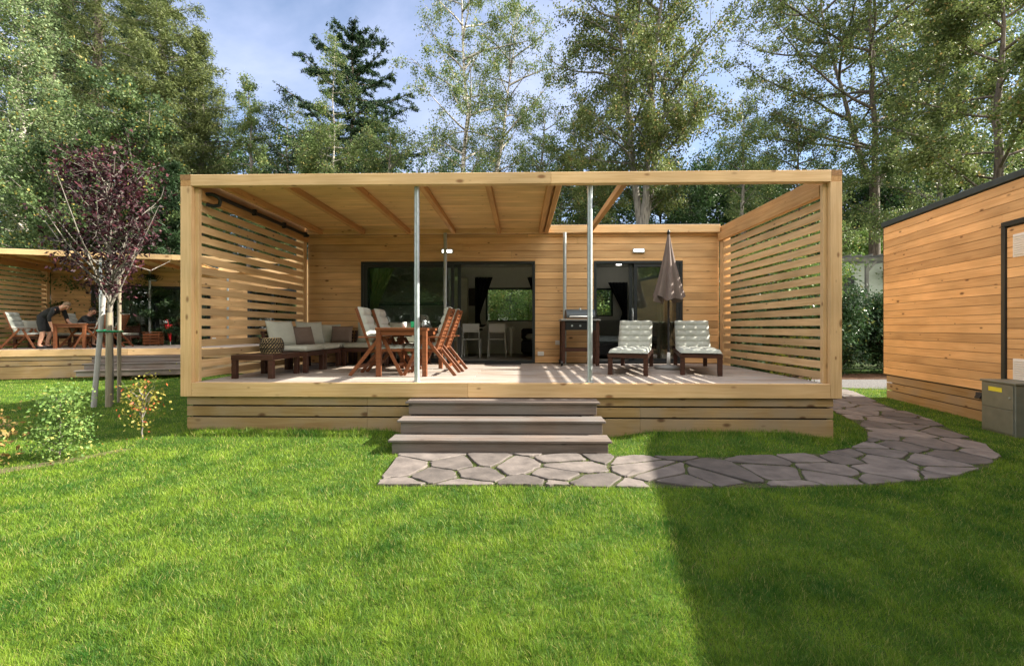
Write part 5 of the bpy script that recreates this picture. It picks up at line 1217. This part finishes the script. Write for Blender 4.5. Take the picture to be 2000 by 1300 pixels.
q = MB().box(-2.7, 1.15, -.05, .05, 2.6, 2.75, .005)
for k in range(9): q.box(-2.6+k*.44, -2.54+k*.44, -.4, 2.3, 2.76, 2.86, .004)
q.build('beam', M['greyw'], pg)
q = MB()
for x0, x1 in ((-2.4, -.8), (-.8, .45), (.9, 1.8)):
    q.box(x0+.06, x1-.06, -.03, .03, 1.0, 1.06).beam((x0+.06, 0, .35), (x1-.06, 0, .98), .04, .05).beam((x0+.06, .03, .98), (x1-.06, .03, .35), .04, .05)
q.box(1.8, 1.88, -.04, .04, -.3, 1.1); q.build('railing', M['greyw'], pg)
for x in (-.8, .45): MB().beam((x+.05, 0, 2.15), (x+.4, 0, 2.6), .05, .08).build('brace', M['greyw'], pg)

# ------------------------------------------------------------------ grass
rng = np.random.default_rng(3)
def inpoly(x, y, poly):
    c = np.zeros(len(x), bool); n = len(poly)
    for i in range(n):
        x0, y0 = poly[i]; x1, y1 = poly[(i+1) % n]
        if y0 == y1: continue
        c ^= ((y0 > y) != (y1 > y)) & (x < (x1-x0)*(y-y0)/(y1-y0)+x0)
    return c
def vnoise(x, y, s, seed):
    r = np.random.default_rng(seed); G = r.uniform(0, 1, (64, 64)); u = x/s; v = y/s; iu = np.floor(u).astype(int); iv = np.floor(v).astype(int); fu = u-iu; fv = v-iv; fu = fu*fu*(3-2*fu); fv = fv*fv*(3-2*fv)
    g = lambda a_, b_: G[a_ % 64, b_ % 64]
    return (g(iu, iv)*(1-fu)+g(iu+1, iv)*fu)*(1-fv)+(g(iu, iv+1)*(1-fu)+g(iu+1, iv+1)*fu)*fv
NG = 950000
d = np.exp(rng.uniform(math.log(1.35), math.log(20), NG)); a_ = rng.uniform(-1.35, 1.35, NG)
x = a_*d*math.cos(YAW)-d*math.sin(YAW); y = a_*d*math.sin(YAW)+d*math.cos(YAW)-5.9
keep = ~((x > -4.6) & (x < 4.165) & (y > .02) & (y < 7))
keep &= ~((x > -1.51) & (x < 1.0) & (y > -.82) & (y < .1))
inp = inpoly(x, y, PP); ins = np.zeros(NG, bool)
for sl in slabs:
    xs0 = [p[0] for p in sl]; ys0 = [p[1] for p in sl]; bb_ = (x > min(xs0)) & (x < max(xs0)) & (y > min(ys0)) & (y < max(ys0)); ii = np.nonzero(bb_)[0]
    if len(ii): ins[ii] |= inpoly(x[ii], y[ii], sl)
keep &= ~ins; keep &= ~(inp & (rng.uniform(0, 1, NG) > .8))
ib = inpoly(x, y, BED); keep &= ~(ib & (rng.uniform(0, 1, NG) > .35))
# right cabin footprint, neighbour footprint, road
c_, s_ = math.cos(math.atan(.205)), math.sin(math.atan(.205)); lx = (x-7.70)*c_-(y-3.57)*s_; ly = (x-7.70)*s_+(y-3.57)*c_
keep &= ~((lx > .03) & (ly < 0)); keep &= ~((x > 5.4) & (y > 5.0))
c_, s_ = math.cos(-NR), math.sin(-NR); lx = (x-NX)*c_-(y-NY)*s_; ly = (x-NX)*s_+(y-NY)*c_
keep &= ~((lx > -4.6) & (lx < 4.16) & (ly > .02) & (ly < 7)); keep &= y < 10
x, y, d, inp = x[keep], y[keep], d[keep], inp[keep]; n = len(x)
cl = .35*vnoise(x, y, .35, 1)+.65*vnoise(x, y, .07, 2)
h = (.014+.038*cl)*rng.uniform(.6, 1.35, n); h *= np.where(inp, .5, 1); 
edge = (y > -.35) & (y < .1) & (np.abs(x) < 4.6); h *= np.where(edge, 1.8, 1)
wd = np.clip(.00088*d, .0016, .02)*rng.uniform(.7, 1.3, n)*np.where(inp, .7, 1)
th = rng.uniform(0, 2*math.pi, n); lean_th = 2*math.pi*vnoise(x, y, .13, 5)*1.5+rng.normal(0, 1.5, n); lean = h*rng.uniform(.15, 1.0, n)
bx, by = np.cos(th)*wd/2, np.sin(th)*wd/2; lx, ly = np.cos(lean_th)*lean, np.sin(lean_th)*lean; z0 = gh(x, y)-.004+np.where(inp, .004, 0)
nearm = d < 5.5
def arr(*c): return np.stack(c, -1)
i1 = np.nonzero(nearm)[0]; i2 = np.nonzero(~nearm)[0]
def S(a_, i): return a_[i]
Vn = np.stack([arr(x-bx, y-by, z0)[i1], arr(x+bx, y+by, z0)[i1], arr(x+bx*.8+lx*.35, y+by*.8+ly*.35, z0+h*.55)[i1], arr(x+lx, y+ly, z0+h)[i1], arr(x-bx*.8+lx*.35, y-by*.8+ly*.35, z0+h*.55)[i1]], 1).reshape(-1, 3)
k1_ = np.arange(len(i1))[:, None]*5
F1 = np.concatenate([k1_+np.array([0, 1, 2]), k1_+np.array([0, 2, 4]), k1_+np.array([4, 2, 3])], 0)
Vf = np.stack([arr(x-bx, y-by, z0)[i2], arr(x+bx, y+by, z0)[i2], arr(x+lx*.8, y+ly*.8, z0+h)[i2]], 1).reshape(-1, 3)
F2 = np.arange(len(i2)*3).reshape(-1, 3)+len(Vn)
g = np_mesh('grass', np.concatenate([Vn, Vf]), np.concatenate([F1, F2]), M['grass']); tag(g, 'short mown green lawn grass', 'grass', kind='stuff')

nl_ = 60; r3 = np.random.default_rng(12)
px_ = r3.normal(-4.95, .35, nl_); py_ = r3.normal(-.75, .4, nl_); ok = px_ < -4.62; px_, py_ = px_[ok], py_[ok]
V_, F_ = leaves_np(np.stack([px_, py_, gh(px_, py_)+.035], 1), np.zeros((len(px_), 3)), .03, .02, r3, 3.0)
tag(np_mesh('fallen_leaves', V_, F_, M['l_autumn']), 'scattered fallen leaves under the yellow and orange shrub', 'leaves', kind='stuff')
